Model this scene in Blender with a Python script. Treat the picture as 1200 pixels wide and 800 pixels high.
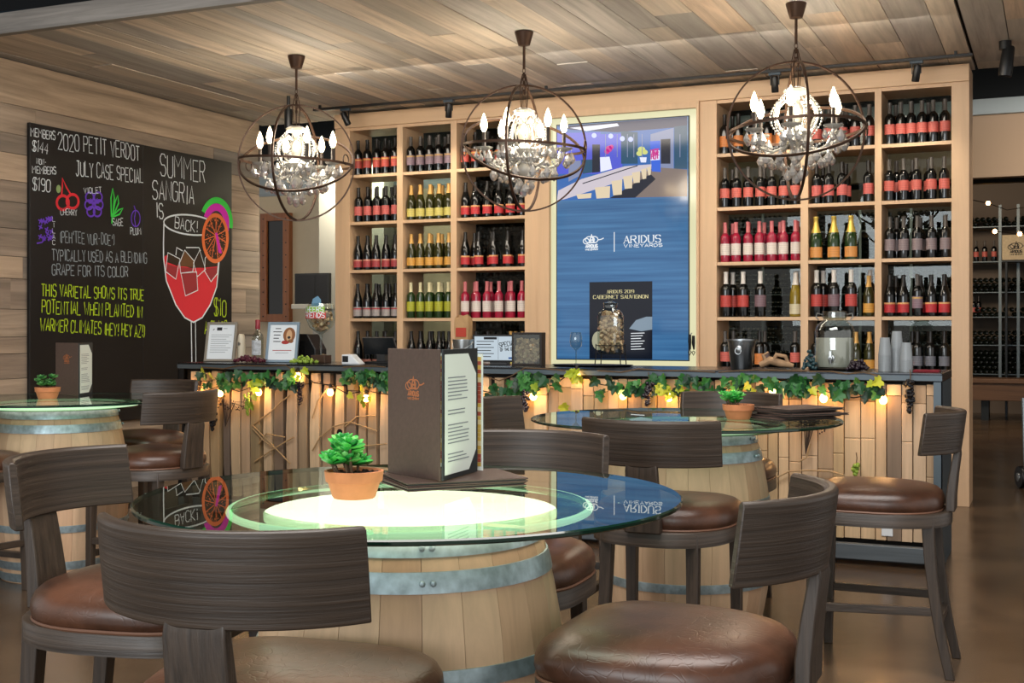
import bpy, math, random
from mathutils import Vector, Matrix, Euler
random.seed(7)
PI = math.pi
SC = bpy.context.scene
for _o in list(bpy.data.objects):
    bpy.data.objects.remove(_o)

# ---------------------------------------------------------------- camera, world, lights
CAM_Z, FPX, HOR = 1.30, 1440.0, 383.0
YAW = math.atan(637.0 / 1440.0)
SA, CA = math.sin(YAW), math.cos(YAW)
cd = bpy.data.cameras.new('camera')
cam = bpy.data.objects.new('camera', cd)
SC.collection.objects.link(cam)
cam.location = (0, 0, CAM_Z)
cam.rotation_euler = (PI / 2, 0, YAW)
cd.sensor_width = 36.0
cd.lens = FPX * 36.0 / 1200.0
cd.shift_y = -(400.0 - HOR) / 1200.0
cd.clip_start = 0.05
SC.camera = cam

SC.view_settings.view_transform = 'Standard'
SC.view_settings.look = 'None'
SC.view_settings.gamma = 1.0
SC.view_settings.use_curve_mapping = False
SC.view_settings.exposure = 0.0
SC.cycles.max_bounces = 8
SC.cycles.diffuse_bounces = 3
SC.cycles.glossy_bounces = 4
SC.cycles.transmission_bounces = 6
SC.cycles.transparent_max_bounces = 12
SC.cycles.caustics_reflective = False
SC.cycles.caustics_refractive = False
SC.cycles.sample_clamp_indirect = 4.0

wd = bpy.data.worlds.new('world')
SC.world = wd
wd.use_nodes = True
wd.node_tree.nodes['Background'].inputs[0].default_value = (1.0, 0.96, 0.92, 1)
wd.node_tree.nodes['Background'].inputs[1].default_value = 0.92


def area(name, loc, target, sx, sy, power, color):
    l = bpy.data.lights.new(name, 'AREA')
    l.shape = 'RECTANGLE'
    l.size, l.size_y, l.energy, l.color = sx, sy, power, color
    o = bpy.data.objects.new(name, l)
    SC.collection.objects.link(o)
    o.location = loc
    o.rotation_euler = (Vector(target) - Vector(loc)).to_track_quat('-Z', 'Y').to_euler()
    return o


# daylight from the front windows behind the photographer, then an added fill for the dining room
area('window_daylight', (-1.5, -5.5, 2.6), (-2.0, 3.0, 0.9), 7.0, 2.6, 420, (0.90, 0.96, 1.0))
area('dining_fill_light', (-1.2, 2.6, 4.6), (-1.6, 3.4, 0.0), 4.5, 2.5, 330, (1.0, 0.95, 0.9))  # area light added as general fill, standing for unseen ceiling lamps
area('bar_fill_light', (-3.2, 7.9, 3.17), (-3.2, 8.9, 1.6), 5.0, 0.5, 70, (1.0, 0.9, 0.76))  # unseen area light added below the planks to fill the bar and shelving
area('cellar_ceiling_light', (-2.5, 15.5, 3.4), (-2.5, 19.0, 1.0), 5.0, 1.0, 130, (1.0, 0.80, 0.58))
area('passage_light', (-6.2, 10.3, 2.9), (-6.2, 11.2, 1.2), 0.8, 0.4, 75, (1.0, 0.9, 0.72))

area('entry_fill_light', (0.4, 10.5, 3.15), (0.4, 11.4, 1.2), 1.6, 0.3, 30, (1.0, 0.86, 0.68))  # unseen area light added to brighten the soffit and floor


# ---------------------------------------------------------------- measured layout: photo column/row -> place
def dep(x, Y):
    return Y / (CA + (x - 600) / FPX * SA)


def col(x, Y):
    return dep(x, Y) * (-SA + (x - 600) / FPX * CA)


def zed(x, y, Y):
    return CAM_Z + (HOR - y) / FPX * dep(x, Y)


def at(x, y, Y):
    return Vector((col(x, Y), Y, zed(x, y, Y)))


WALLX = -6.84


def wallp(x, y):
    u = (x - 600) / FPX
    d = WALLX / (-SA + u * CA)
    return (d * (CA + u * SA), CAM_Z + (HOR - y) / FPX * d)


# ---------------------------------------------------------------- colours and materials
def S(h):
    h = h.lstrip('#')
    r = []
    for i in (0, 2, 4):
        c = int(h[i:i + 2], 16) / 255.0
        r.append(c / 12.92 if c <= 0.04045 else ((c + 0.055) / 1.055) ** 2.4)
    return (r[0], r[1], r[2], 1.0)


MATS = {}


def new_mat(name):
    m = bpy.data.materials.new(name)
    m.use_nodes = True
    nt = m.node_tree
    return m, nt, nt.nodes['Principled BSDF']


def mat(name, hexc, rough=0.5, metal=0.0, emit=0.0, trans=0.0, ior=1.45, coat=0.0, noise=0.0, nscale=30.0, bump=0.0, ehex=None, alpha=1.0):
    if name in MATS:
        return MATS[name]
    m, nt, b = new_mat(name)
    c = S(hexc)
    b.inputs['Base Color'].default_value = c
    b.inputs['Roughness'].default_value = rough
    b.inputs['Metallic'].default_value = metal
    b.inputs['IOR'].default_value = ior
    b.inputs['Transmission Weight'].default_value = trans
    b.inputs['Coat Weight'].default_value = coat
    if emit:
        b.inputs['Emission Color'].default_value = S(ehex or hexc)
        b.inputs['Emission Strength'].default_value = emit
    if noise or bump:
        tc = nt.nodes.new('ShaderNodeTexCoord')
        n = nt.nodes.new('ShaderNodeTexNoise')
        n.inputs['Scale'].default_value = nscale
        n.inputs['Detail'].default_value = 5
        nt.links.new(tc.outputs['Object'], n.inputs['Vector'])
        if noise:
            mr = nt.nodes.new('ShaderNodeMapRange')
            mr.inputs['From Min'].default_value = 0.3
            mr.inputs['From Max'].default_value = 0.7
            mr.inputs['To Min'].default_value = 1 - noise
            mr.inputs['To Max'].default_value = 1 + noise
            nt.links.new(n.outputs['Fac'], mr.inputs['Value'])
            mx = nt.nodes.new('ShaderNodeMix')
            mx.data_type = 'RGBA'
            mx.blend_type = 'MULTIPLY'
            mx.inputs['Factor'].default_value = 1.0
            mx.inputs['A'].default_value = c
            nt.links.new(mr.outputs['Result'], mx.inputs['B'])
            nt.links.new(mx.outputs['Result'], b.inputs['Base Color'])
        if bump:
            bp = nt.nodes.new('ShaderNodeBump')
            bp.inputs['Strength'].default_value = bump
            bp.inputs['Distance'].default_value = 0.004
            nt.links.new(n.outputs['Fac'], bp.inputs['Height'])
            nt.links.new(bp.outputs['Normal'], b.inputs['Normal'])
    MATS[name] = m
    return m


def wood(name, cols, axis='x', rough=0.55, grain=1.0, island=True, contrast=0.3, coarse=1.0, bump=0.25, coat=0.0, streak=None, fine=22, dist=0.6):
    """planked or plain wood: one tint per loose board, streaky grain along one axis"""
    if name in MATS:
        return MATS[name]
    m, nt, b = new_mat(name)
    N, L = nt.nodes.new, nt.links.new
    tc = N('ShaderNodeTexCoord')
    geo = N('ShaderNodeNewGeometry')
    mp = N('ShaderNodeMapping')
    sc = {'x': (1.2, fine, fine), 'y': (fine, 1.2, fine), 'z': (fine, fine, 1.2), 'h': (1.2, 1.2, fine)}[axis]
    mp.inputs['Scale'].default_value = [k * grain for k in sc]
    add = N('ShaderNodeVectorMath')
    add.operation = 'ADD'
    mul = N('ShaderNodeVectorMath')
    mul.operation = 'SCALE'
    mul.inputs['Scale'].default_value = 23.0
    cb = N('ShaderNodeCombineXYZ')
    for i in range(3):
        L(geo.outputs['Random Per Island'], cb.inputs[i])
    L(cb.outputs[0], mul.inputs[0])
    L(tc.outputs['Object'], mp.inputs['Vector'])
    L(mp.outputs[0], add.inputs[0])
    L(mul.outputs[0], add.inputs[1])
    n = N('ShaderNodeTexNoise')
    n.inputs['Scale'].default_value = 1.0 * coarse
    n.inputs['Detail'].default_value = 7
    n.inputs['Roughness'].default_value = 0.65
    n.inputs['Distortion'].default_value = dist
    L(add.outputs[0], n.inputs['Vector'])
    n2 = N('ShaderNodeTexNoise')
    n2.inputs['Scale'].default_value = 0.16
    n2.inputs['Detail'].default_value = 3
    L(add.outputs[0], n2.inputs['Vector'])
    ramp = N('ShaderNodeValToRGB')
    ramp.color_ramp.interpolation = 'CONSTANT' if island and len(cols) > 2 else 'LINEAR'
    els = ramp.color_ramp.elements
    for i, c in enumerate(cols):
        p = i / len(cols) if ramp.color_ramp.interpolation == 'CONSTANT' else i / max(1, len(cols) - 1)
        if i < 2:
            els[i].position = p
            els[i].color = S(c)
        else:
            els.new(p).color = S(c)
    if island:
        L(geo.outputs['Random Per Island'], ramp.inputs['Fac'])
    else:
        L(n2.outputs['Fac'], ramp.inputs['Fac'])
    mr = N('ShaderNodeMapRange')
    mr.inputs['From Min'].default_value = 0.3
    mr.inputs['From Max'].default_value = 0.7
    mr.inputs['To Min'].default_value = 1 - contrast
    mr.inputs['To Max'].default_value = 1 + contrast * 0.8
    L(n.outputs['Fac'], mr.inputs['Value'])
    mx = N('ShaderNodeMix')
    mx.data_type = 'RGBA'
    mx.blend_type = 'MULTIPLY'
    mx.inputs['Factor'].default_value = 1
    L(ramp.outputs['Color'], mx.inputs['A'])
    L(mr.outputs['Result'], mx.inputs['B'])
    out = mx.outputs['Result']
    if streak:
        mr2 = N('ShaderNodeMapRange')
        mr2.inputs['From Min'].default_value = 0.5
        mr2.inputs['From Max'].default_value = 0.68
        L(n2.outputs['Fac'], mr2.inputs['Value'])
        mx2 = N('ShaderNodeMix')
        mx2.data_type = 'RGBA'
        mx2.inputs['B'].default_value = S(streak)
        sm = N('ShaderNodeMath')
        sm.operation = 'MULTIPLY'
        sm.inputs[1].default_value = 0.6
        L(mr2.outputs['Result'], sm.inputs[0])
        L(sm.outputs[0], mx2.inputs['Factor'])
        L(out, mx2.inputs['A'])
        out = mx2.outputs['Result']
    L(out, b.inputs['Base Color'])
    b.inputs['Roughness'].default_value = rough
    b.inputs['Coat Weight'].default_value = coat
    bp = N('ShaderNodeBump')
    bp.inputs['Strength'].default_value = bump
    bp.inputs['Distance'].default_value = 0.004
    L(n.outputs['Fac'], bp.inputs['Height'])
    L(bp.outputs['Normal'], b.inputs['Normal'])
    MATS[name] = m
    return m


def pane_mat(name, tint, fres=1.5, boost=0.0, rough=0.0):
    """clear sheet glass: see-through with mirror reflections growing at grazing angles"""
    if name in MATS:
        return MATS[name]
    m = bpy.data.materials.new(name)
    m.use_nodes = True
    nt = m.node_tree
    nt.nodes.clear()
    N, L = nt.nodes.new, nt.links.new
    o = N('ShaderNodeOutputMaterial')
    mix = N('ShaderNodeMixShader')
    tr = N('ShaderNodeBsdfTransparent')
    tr.inputs[0].default_value = S(tint)
    gl = N('ShaderNodeBsdfGlossy')
    gl.inputs['Roughness'].default_value = rough
    gl.inputs[0].default_value = (0.95, 1, 0.98, 1)
    fr = N('ShaderNodeFresnel')
    fr.inputs['IOR'].default_value = fres
    ad = N('ShaderNodeMath')
    ad.operation = 'ADD'
    ad.use_clamp = True
    ad.inputs[1].default_value = boost
    L(fr.outputs[0], ad.inputs[0])
    ge = N('ShaderNodeNewGeometry')
    fl = N('ShaderNodeMath')          # only outward faces mirror: a thin sheet has no inner mirror
    fl.operation = 'SUBTRACT'
    fl.inputs[0].default_value = 1.0
    L(ge.outputs['Backfacing'], fl.inputs[1])
    mu = N('ShaderNodeMath')
    mu.operation = 'MULTIPLY'
    L(ad.outputs[0], mu.inputs[0])
    L(fl.outputs[0], mu.inputs[1])
    L(mu.outputs[0], mix.inputs[0])
    L(tr.outputs[0], mix.inputs[1])
    L(gl.outputs[0], mix.inputs[2])
    L(mix.outputs[0], o.inputs[0])
    MATS[name] = m
    return m


# ---------------------------------------------------------------- mesh builder
class MB:
    def __init__(s):
        s.v, s.f, s.m = [], [], []

    def add(s, vs, fs, m=0, M=None):
        b = len(s.v)
        for p in vs:
            p = Vector(p)
            s.v.append(tuple(M @ p) if M else tuple(p))
        for f in fs:
            s.f.append([i + b for i in f])
            s.m.append(m)
        return s

    def box(s, x0, x1, y0, y1, z0, z1, m=0, M=None):
        vs = [(x0, y0, z0), (x1, y0, z0), (x1, y1, z0), (x0, y1, z0), (x0, y0, z1), (x1, y0, z1), (x1, y1, z1), (x0, y1, z1)]
        return s.add(vs, [(3, 2, 1, 0), (4, 5, 6, 7), (0, 1, 5, 4), (1, 2, 6, 5), (2, 3, 7, 6), (3, 0, 4, 7)], m, M)

    def lathe(s, prof, seg=24, m=0, M=None, a0=0.0, a1=2 * PI, cap=True):
        full = abs(a1 - a0 - 2 * PI) < 1e-6
        n = seg if full else seg + 1
        vs, fs = [], []
        for r, z in prof:
            for i in range(n):
                a = a0 + (a1 - a0) * i / seg
                vs.append((r * math.cos(a), r * math.sin(a), z))
        for k in range(len(prof) - 1):
            for i in range(seg):
                j = (i + 1) % n
                fs.append((k * n + i, k * n + j, (k + 1) * n + j, (k + 1) * n + i))
        if cap and full:
            if prof[0][0] > 1e-5:
                fs.append(tuple(reversed(range(n))))
            if prof[-1][0] > 1e-5:
                fs.append(tuple(range((len(prof) - 1) * n, len(prof) * n)))
        return s.add(vs, fs, m, M)

    def tube(s, pts, r, seg=8, m=0, closed=False, M=None):
        pts = [Vector(p) for p in pts]
        n = len(pts)
        rs = r if isinstance(r, (list, tuple)) else [r] * n
        vs, fs = [], []
        up = Vector((0, 0, 1))
        pn = None
        for i, p in enumerate(pts):
            if closed:
                t = (pts[(i + 1) % n] - pts[i - 1])
            else:
                t = pts[min(i + 1, n - 1)] - pts[max(i - 1, 0)]
            if t.length < 1e-9:
                t = Vector((0, 0, 1))
            t.normalize()
            if pn is None:
                a = up if abs(t.dot(up)) < 0.9 else Vector((1, 0, 0))
                pn = t.cross(a).normalized()
            else:
                pn = (pn - t * pn.dot(t))
                pn.normalize()
            bn = t.cross(pn)
            for k in range(seg):
                a = 2 * PI * k / seg
                vs.append(p + (pn * math.cos(a) + bn * math.sin(a)) * rs[i])
        for i in range(n if closed else n - 1):
            j = (i + 1) % n
            for k in range(seg):
                l = (k + 1) % seg
                fs.append((i * seg + k, i * seg + l, j * seg + l, j * seg + k))
        if not closed:
            fs.append(tuple(reversed(range(seg))))
            fs.append(tuple(range((n - 1) * seg, n * seg)))
        return s.add(vs, fs, m, M)

    def bar(s, p0, p1, w0, w1=None, side=(1, 0, 0), m=0, M=None):
        """square-section bar; w = (across side, other way) at either end"""
        p0, p1, side = Vector(p0), Vector(p1), Vector(side)
        w1 = w1 or w0
        t = (p1 - p0).normalized()
        a = (side - t * side.dot(t)).normalized()
        b = t.cross(a)
        vs = []
        for p, w in ((p0, w0), (p1, w1)):
            for sx, sy in ((-1, -1), (1, -1), (1, 1), (-1, 1)):
                vs.append(p + a * sx * w[0] / 2 + b * sy * w[1] / 2)
        return s.add(vs, [(3, 2, 1, 0), (4, 5, 6, 7), (0, 1, 5, 4), (1, 2, 6, 5), (2, 3, 7, 6), (3, 0, 4, 7)], m, M)

    def rings(s, rings, m=0, M=None, cap0=True, cap1=True, closed=True):
        n = len(rings[0])
        vs = [p for r in rings for p in r]
        fs = []
        for k in range(len(rings) - 1):
            for i in range(n if closed else n - 1):
                j = (i + 1) % n
                fs.append((k * n + i, k * n + j, (k + 1) * n + j, (k + 1) * n + i))
        if cap0:
            fs.append(tuple(reversed(range(n))))
        if cap1:
            fs.append(tuple(range((len(rings) - 1) * n, len(rings) * n)))
        return s.add(vs, fs, m, M)

    def prism(s, out, z0, z1, m=0, M=None):
        return s.rings([[(x, y, z0) for x, y in out], [(x, y, z1) for x, y in out]], m, M)

    def torus(s, R, r, seg=48, ts=8, m=0, M=None):
        return s.tube([(R * math.cos(2 * PI * i / seg), R * math.sin(2 * PI * i / seg), 0) for i in range(seg)], r, ts, m, True, M)

    def ball(s, c, r, seg=8, ring=6, m=0, sz=1.0):
        prof = [(max(1e-6, r * math.sin(PI * k / ring)), -r * sz * math.cos(PI * k / ring)) for k in range(ring + 1)]
        return s.lathe(prof, seg, m, Matrix.Translation(c), cap=False)

    def build(s, name, mats, parent=None, smooth=40, bevel=0.0, loc=None, rot=None):
        me = bpy.data.meshes.new(name)
        me.from_pydata(s.v, [], s.f)
        for m in (mats if isinstance(mats, (list, tuple)) else [mats]):
            me.materials.append(m)
        me.polygons.foreach_set('material_index', s.m)
        if smooth:
            me.polygons.foreach_set('use_smooth', [True] * len(s.f))
            me.set_sharp_from_angle(angle=math.radians(smooth))
        me.update()
        o = bpy.data.objects.new(name, me)
        SC.collection.objects.link(o)
        if parent:
            o.parent = parent
        if loc is not None:
            o.location = loc
        if rot is not None:
            o.rotation_euler = rot
        if bevel:
            md = o.modifiers.new('bevel', 'BEVEL')
            md.width = bevel
            md.segments = 2
            md.limit_method = 'ANGLE'
            md.angle_limit = math.radians(40)
        return o


def tag(o, label, cat, group=None, kind=None):
    o['label'] = label
    o['category'] = cat
    if group:
        o['group'] = group
    if kind:
        o['kind'] = kind
    return o


def thing(name, label, cat, loc=(0, 0, 0), rz=0.0, group=None):
    o = bpy.data.objects.new(name, None)
    o.empty_display_size = 0.05
    SC.collection.objects.link(o)
    o.location = loc
    o.rotation_euler = (0, 0, rz)
    return tag(o, label, cat, group)


def struct(o):
    o['kind'] = 'structure'
    return o


KIDS = {}


def dup(root, loc=None, rz=None, label=None, group=None):
    def cp(o, par):
        c = o.copy()
        SC.collection.objects.link(c)
        if par:
            c.parent = par
        for k in o.children:
            cp(k, c)
        return c
    r = cp(root, None)
    if loc is not None:
        r.location = loc
    if rz is not None:
        r.rotation_euler = (0, 0, rz)
    if label:
        r['label'] = label
    if group:
        r['group'] = group
    return r


def T(x, y, z):
    return Matrix.Translation((x, y, z))


def R(a, ax):
    return Matrix.Rotation(a, 4, ax)


# ---------------------------------------------------------------- flat ink: strokes and fills on a plane
GL = {'A': '002640|1232', 'B': '00063645433303|3342413000', 'C': '4536160501103041', 'D': '00062644422000', 'E': '46060040|0333',
      'F': '460600|0333', 'G': '45361605011030414323', 'H': '0600|4640|0343', 'I': '2620', 'J': '3631201001|1646', 'K': '0600|460340',
      'L': '060040', 'M': '0006234640', 'N': '00064046', 'O': '160501103041453616', 'P': '00063645443303', 'R': '00063645443303|2340',
      'S': '453616050413334241301001', 'T': '0646|2620', 'U': '060110304146', 'V': '062046', 'W': '0610233046', 'X': '0640|4600',
      'Y': '062346|2320', 'Z': '06460040', '0': '160501103041453616', '1': '152620', '2': '05163645440040', '3': '051636454433|3342413010',
      '4': '30360242', '5': '460603334241301001', '9': '4433130405163645413010', '$': '453616050413334241301001|2620', '(': '36252130',
      ')': '16252110', '!': '2622|2120', "'": '2624', '-': '1333', '.': '2021', ':': '2425|2122', 'Q': '160501103041453616|2240', '7': '064610', '8': '133342413010010213|1304051636454433', '6': '4536160501103041423303'}


class Ink:
    """draws on a plane: f(a, b, off) gives the 3-D point"""

    def __init__(s, f):
        s.f, s.mb = f, MB()
        s.k = 0

    def fill(s, pts, m=0, off=0.0):
        s.mb.add([s.f(a, b, off) for a, b in pts], [tuple(range(len(pts)))], m)

    def line(s, pts, w, m=0, closed=False, off=0.0):
        s.k += 1
        off += (s.k % 7) * 0.00004
        pts = [Vector((p[0], p[1])) for p in pts]
        if closed:
            pts = pts + [pts[0]]
        n = len(pts)
        vs, fs = [], []
        for i, p in enumerate(pts):
            t0 = (pts[i] - pts[i - 1]) if i else None
            t1 = (pts[i + 1] - pts[i]) if i < n - 1 else None
            if closed and i in (0, n - 1):
                t0, t1 = pts[-1] - pts[-2], pts[1] - pts[0]
            t = Vector((0, 0))
            for q in (t0, t1):
                if q is not None and q.length > 1e-9:
                    t += q.normalized()
            if t.length < 1e-6:
                t = (t1 or t0)
            if t.length < 1e-9:
                t = Vector((1, 0))
            t = t.normalized()
            nn = Vector((-t.y, t.x)) * w / 2
            for q in (p + nn, p - nn):
                vs.append(s.f(q.x, q.y, off))
        for i in range(n - 1):
            fs.append((2 * i, 2 * i + 1, 2 * i + 3, 2 * i + 2))
        s.mb.add(vs, fs, m)

    def text(s, t, p0, p1, h, w, m=0, off=0.0, jit=0.0, rnd=True):
        """stroke lettering from p0 along to p1 on the plane, cap height h"""
        p0, p1 = Vector(p0), Vector(p1)
        d = p1 - p0
        n = sum(0.6 if c == ' ' else 0.55 if c in "I!'.1()" else 1.35 if c in 'MW' else 1.0 for c in t)
        cw = d.length / n
        e = d.normalized()
        up = Vector((-e.y, e.x))
        x = 0.0
        for c in t:
            k = 0.6 if c == ' ' else 0.55 if c in "I!'.1()" else 1.35 if c in 'MW' else 1.0
            g = GL.get(c)
            if g:
                gw = cw * 0.76 * max(1.0, k)
                dy = random.uniform(-jit, jit) * h
                hh = h * (1 + random.uniform(-jit, jit))
                for st in g.split('|'):
                    q = []
                    for i in range(0, len(st) - 1, 2):
                        gx, gy = int(st[i]) / 4, int(st[i + 1]) / 6
                        if k < 0.9:
                            gx = (gx - 0.5) + 0.3
                        q.append(p0 + e * (x + gx * gw) + up * (gy * hh + dy))
                    s.line(q, w, m, off=off)
            x += cw * k
        return s

    def serif(s, t, p0, p1, h, m=0, off=0.0):
        """book lettering: thick uprights, thin crossbars, small serifs"""
        p0, p1 = Vector(p0), Vector(p1)
        d = p1 - p0
        n = sum(0.6 if c == ' ' else 0.5 if c in 'I1' else 1.0 for c in t)
        cw = d.length / n
        x = 0.0
        for c in t:
            k = 0.6 if c == ' ' else 0.5 if c in 'I1' else 1.0
            g = GL.get(c)
            if g:
                gw = cw * 0.74
                for st in g.split('|'):
                    q = [((int(st[i]) / 4 - (.5 if k < 1 else 0)) * gw + (cw * .16 if k < 1 else 0), int(st[i + 1]) / 6 * h) for i in range(0, len(st) - 1, 2)]
                    for i in range(len(q) - 1):
                        (xa, ya), (xb, yb) = q[i], q[i + 1]
                        thin = abs(yb - ya) < .3 * abs(xb - xa) or c in 'AVUYNMW' and (xb > xa) == (yb > ya) and abs(xb - xa) > .2 * abs(yb - ya)
                        w = h * (.075 if thin else .17)
                        s.line([p0 + Vector((x + xa, ya)), p0 + Vector((x + xb, yb))], w, m, off=off)
                    for i in (0, len(q) - 1):
                        if c not in 'CGOS02389' and q[i][1] in (0.0, h) and q[0] != q[-1]:
                            s.line([p0 + Vector((x + q[i][0] - cw * .14, q[i][1])), p0 + Vector((x + q[i][0] + cw * .14, q[i][1]))], h * .075, m, off=off)
            x += cw * k
        return s

    def build(s, name, mats, parent=None):
        return s.mb.build(name, mats, parent, smooth=0)


def ell(cx, cy, rx, ry, n=28, a0=0.0, a1=2 * PI, rot=0.0):
    out = []
    full = abs(a1 - a0 - 2 * PI) < 1e-6
    for i in range(n if full else n + 1):
        a = a0 + (a1 - a0) * i / n
        x, y = rx * math.cos(a), ry * math.sin(a)
        out.append((cx + x * math.cos(rot) - y * math.sin(rot), cy + x * math.sin(rot) + y * math.cos(rot)))
    return out


def emblem(ink, cx, cy, s, w, m=0, text=True):
    """the house emblem: a capital A inside looping flourishes over two lines of lettering"""
    ink.line([(cx - .16 * s, cy + .1 * s), (cx, cy + .62 * s), (cx + .16 * s, cy + .1 * s)], w * 2.0, m)
    ink.line([(cx - .09 * s, cy + .28 * s), (cx + .09 * s, cy + .28 * s)], w * 1.3, m)
    ink.line(ell(cx - .12 * s, cy + .3 * s, .3 * s, .2 * s, 24), w, m, True)
    ink.line(ell(cx + .16 * s, cy + .3 * s, .26 * s, .2 * s, 24), w, m, True)
    ink.line(ell(cx - .36 * s, cy + .22 * s, .2 * s, .17 * s, 20), w, m, True)
    ink.line([(cx + .42 * s, cy + .28 * s), (cx + .62 * s, cy + .3 * s), (cx + .8 * s, cy + .38 * s)], w, m)
    if text:
        ink.text('ARIDUS', (cx - .4 * s, cy - .2 * s), (cx + .42 * s, cy - .2 * s), .2 * s, w * 1.2, m)
        ink.text('WINE COMPANY', (cx - .42 * s, cy - .36 * s), (cx + .44 * s, cy - .36 * s), .09 * s, w * .6, m)


# ---------------------------------------------------------------- shared materials
W_DARK_X = wood('dark_oak_across', ['#2d241d', '#463a30'], 'x', 0.4, 1.5, False, 0.62, bump=0.5, fine=46, dist=0.15)
W_DARK_H = wood('dark_oak_bent', ['#2d241d', '#463a30'], 'h', 0.4, 1.5, False, 0.62, bump=0.5, fine=60, dist=0.15)
W_DARK_Y = wood('dark_oak_deep', ['#2d241d', '#463a30'], 'y', 0.4, 1.5, False, 0.62, bump=0.5, fine=46, dist=0.15)
W_DARK_Z = wood('dark_oak_upright', ['#2d241d', '#463a30'], 'z', 0.4, 1.5, False, 0.62, bump=0.5, fine=46, dist=0.15)
BLACK = mat('black_plastic', '#0b0b0c', 0.4)
STEEL = mat('brushed_steel', '#a9adae', 0.3, 1.0)
DSTEEL = mat('dark_steel', '#2a2c2e', 0.38, 0.8)
BRONZE = mat('bronze_iron', '#4a372c', 0.45, 0.7)
# ================================================================ THE ROOM
CEIL = 3.22
# floor: polished brown concrete
def floor_mat():
    m, nt, b = new_mat('polished_concrete')
    N, L = nt.nodes.new, nt.links.new
    tc = N('ShaderNodeTexCoord')
    n = N('ShaderNodeTexNoise')
    n.inputs['Scale'].default_value = 1.3
    n.inputs['Detail'].default_value = 8
    n.inputs['Roughness'].default_value = 0.62
    L(tc.outputs['Object'], n.inputs['Vector'])
    r = N('ShaderNodeValToRGB')
    r.color_ramp.elements[0].position, r.color_ramp.elements[0].color = 0.3, S('#3c2f24')
    r.color_ramp.elements[1].position, r.color_ramp.elements[1].color = 0.7, S('#63503d')
    L(n.outputs['Fac'], r.inputs['Fac'])
    L(r.outputs['Color'], b.inputs['Base Color'])
    mr = N('ShaderNodeMapRange')
    mr.inputs['To Min'].default_value = 0.12
    mr.inputs['To Max'].default_value = 0.34
    L(n.outputs['Fac'], mr.inputs['Value'])
    L(mr.outputs['Result'], b.inputs['Roughness'])
    n2 = N('ShaderNodeTexNoise')
    n2.inputs['Scale'].default_value = 9
    L(tc.outputs['Object'], n2.inputs['Vector'])
    bp = N('ShaderNodeBump')
    bp.inputs['Strength'].default_value = 0.08
    bp.inputs['Distance'].default_value = 0.01
    L(n2.outputs['Fac'], bp.inputs['Height'])
    L(bp.outputs['Normal'], b.inputs['Normal'])
    return m


mb = MB()
mb.box(-12, 6, -9, 21, -0.2, 0.0)
struct(mb.build('floor', floor_mat(), smooth=0))

# plank ceiling over the bar
mb = MB()
W_CEIL = wood('ceiling_planks', ['#bbb0a2', '#cbbdac', '#a8a19a', '#d3c4b2', '#c0b3a3', '#9c9792', '#c9b49f', '#b4afa9', '#cfc0af', '#b1a597'],
              'y', 0.7, 0.7, True, 0.34, 1.0, 0.5, streak='#a5a29c')
rc = random.Random(3)
x = -6.95
while x < 4.5:
    w = rc.choice([0.14, 0.19, 0.19, 0.24])
    if x < -0.55 < x + w + 0.06:
        w = -0.55 - x
        gap = 0.022
    else:
        gap = 0.005
    if w < 0.03:
        x += w + gap
        continue
    y = 6.06 - rc.uniform(0.0, 1.6)
    while y < 9.8:
        ln = rc.uniform(1.1, 2.8)
        y0, y1 = max(6.06, y), min(9.8, y + ln)
        if y1 - y0 > 0.03:
            dz = rc.uniform(0, 0.006)
            mb.box(x, x + w, y0, y1 - 0.003, CEIL + dz, CEIL + 0.03)
        y += ln
    x += w + gap
struct(mb.build('ceiling', W_CEIL, smooth=0))
mb = MB()
mb.box(-7.0, 4.5, 6.05, 9.8, CEIL + 0.03, CEIL + 0.12)
struct(mb.build('ceiling_deck', mat('deck_black', '#0a0a0a', 0.9), smooth=0))
# weathered fascia board on the open front edge
mb = MB()
mb.box(-7.0, 4.5, 5.99, 6.05, CEIL - 0.005, CEIL + 0.13)
struct(mb.build('trim_1', wood('fascia_wood', ['#8f8d8b', '#7a746c'], 'x', 0.75, 0.6, False, 0.4, 1.4, 0.5), smooth=0))
# dark open roof above everything
mb = MB()
mb.box(-12, 6, -2.5, 21, 5.2, 5.3)
struct(mb.build('ceiling_roof', mat('roof_black', '#070d12', 0.9), smooth=0))
mb = MB()
mb.box(-12, 6, 9.5, 9.6, 3.62, 5.2)
struct(mb.build('wall_upper', mat('roof_black', '#070d12', 0.9), smooth=0))

# cables and a pipe in the dark roof space
PIPE = mat('roof_pipe', '#25343f', 0.5, 0.4)
for lab, pts, rad in (('dark pipe high in the open roof at upper left', [at(-40, 22, 6.9), at(330, -14, 6.9)], .03),
                      ('thin hanging cable in the open roof at upper left, nearer the wall', [at(150, 26, 7.2), at(158, -20, 7.2)], .006),
                      ('thin hanging cable in the open roof, further right', [at(254, 14, 7.2), at(255, -20, 7.2)], .006)):
    r = thing('roof_pipe' if rad > .02 else 'roof_cable', lab, 'pipe' if rad > .02 else 'cable', pts[0])
    mb = MB()
    mb.tube([p - pts[0] for p in pts], rad, 8)
    mb.build('run', PIPE, r)
    mb = MB()
    for p in (pts[-1],):
        q = p - pts[0]
        mb.tube([q, (q.x, q.y, 5.2 - pts[0].z)], rad * .4, 6)
    mb.build('hanger', PIPE, r)

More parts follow.
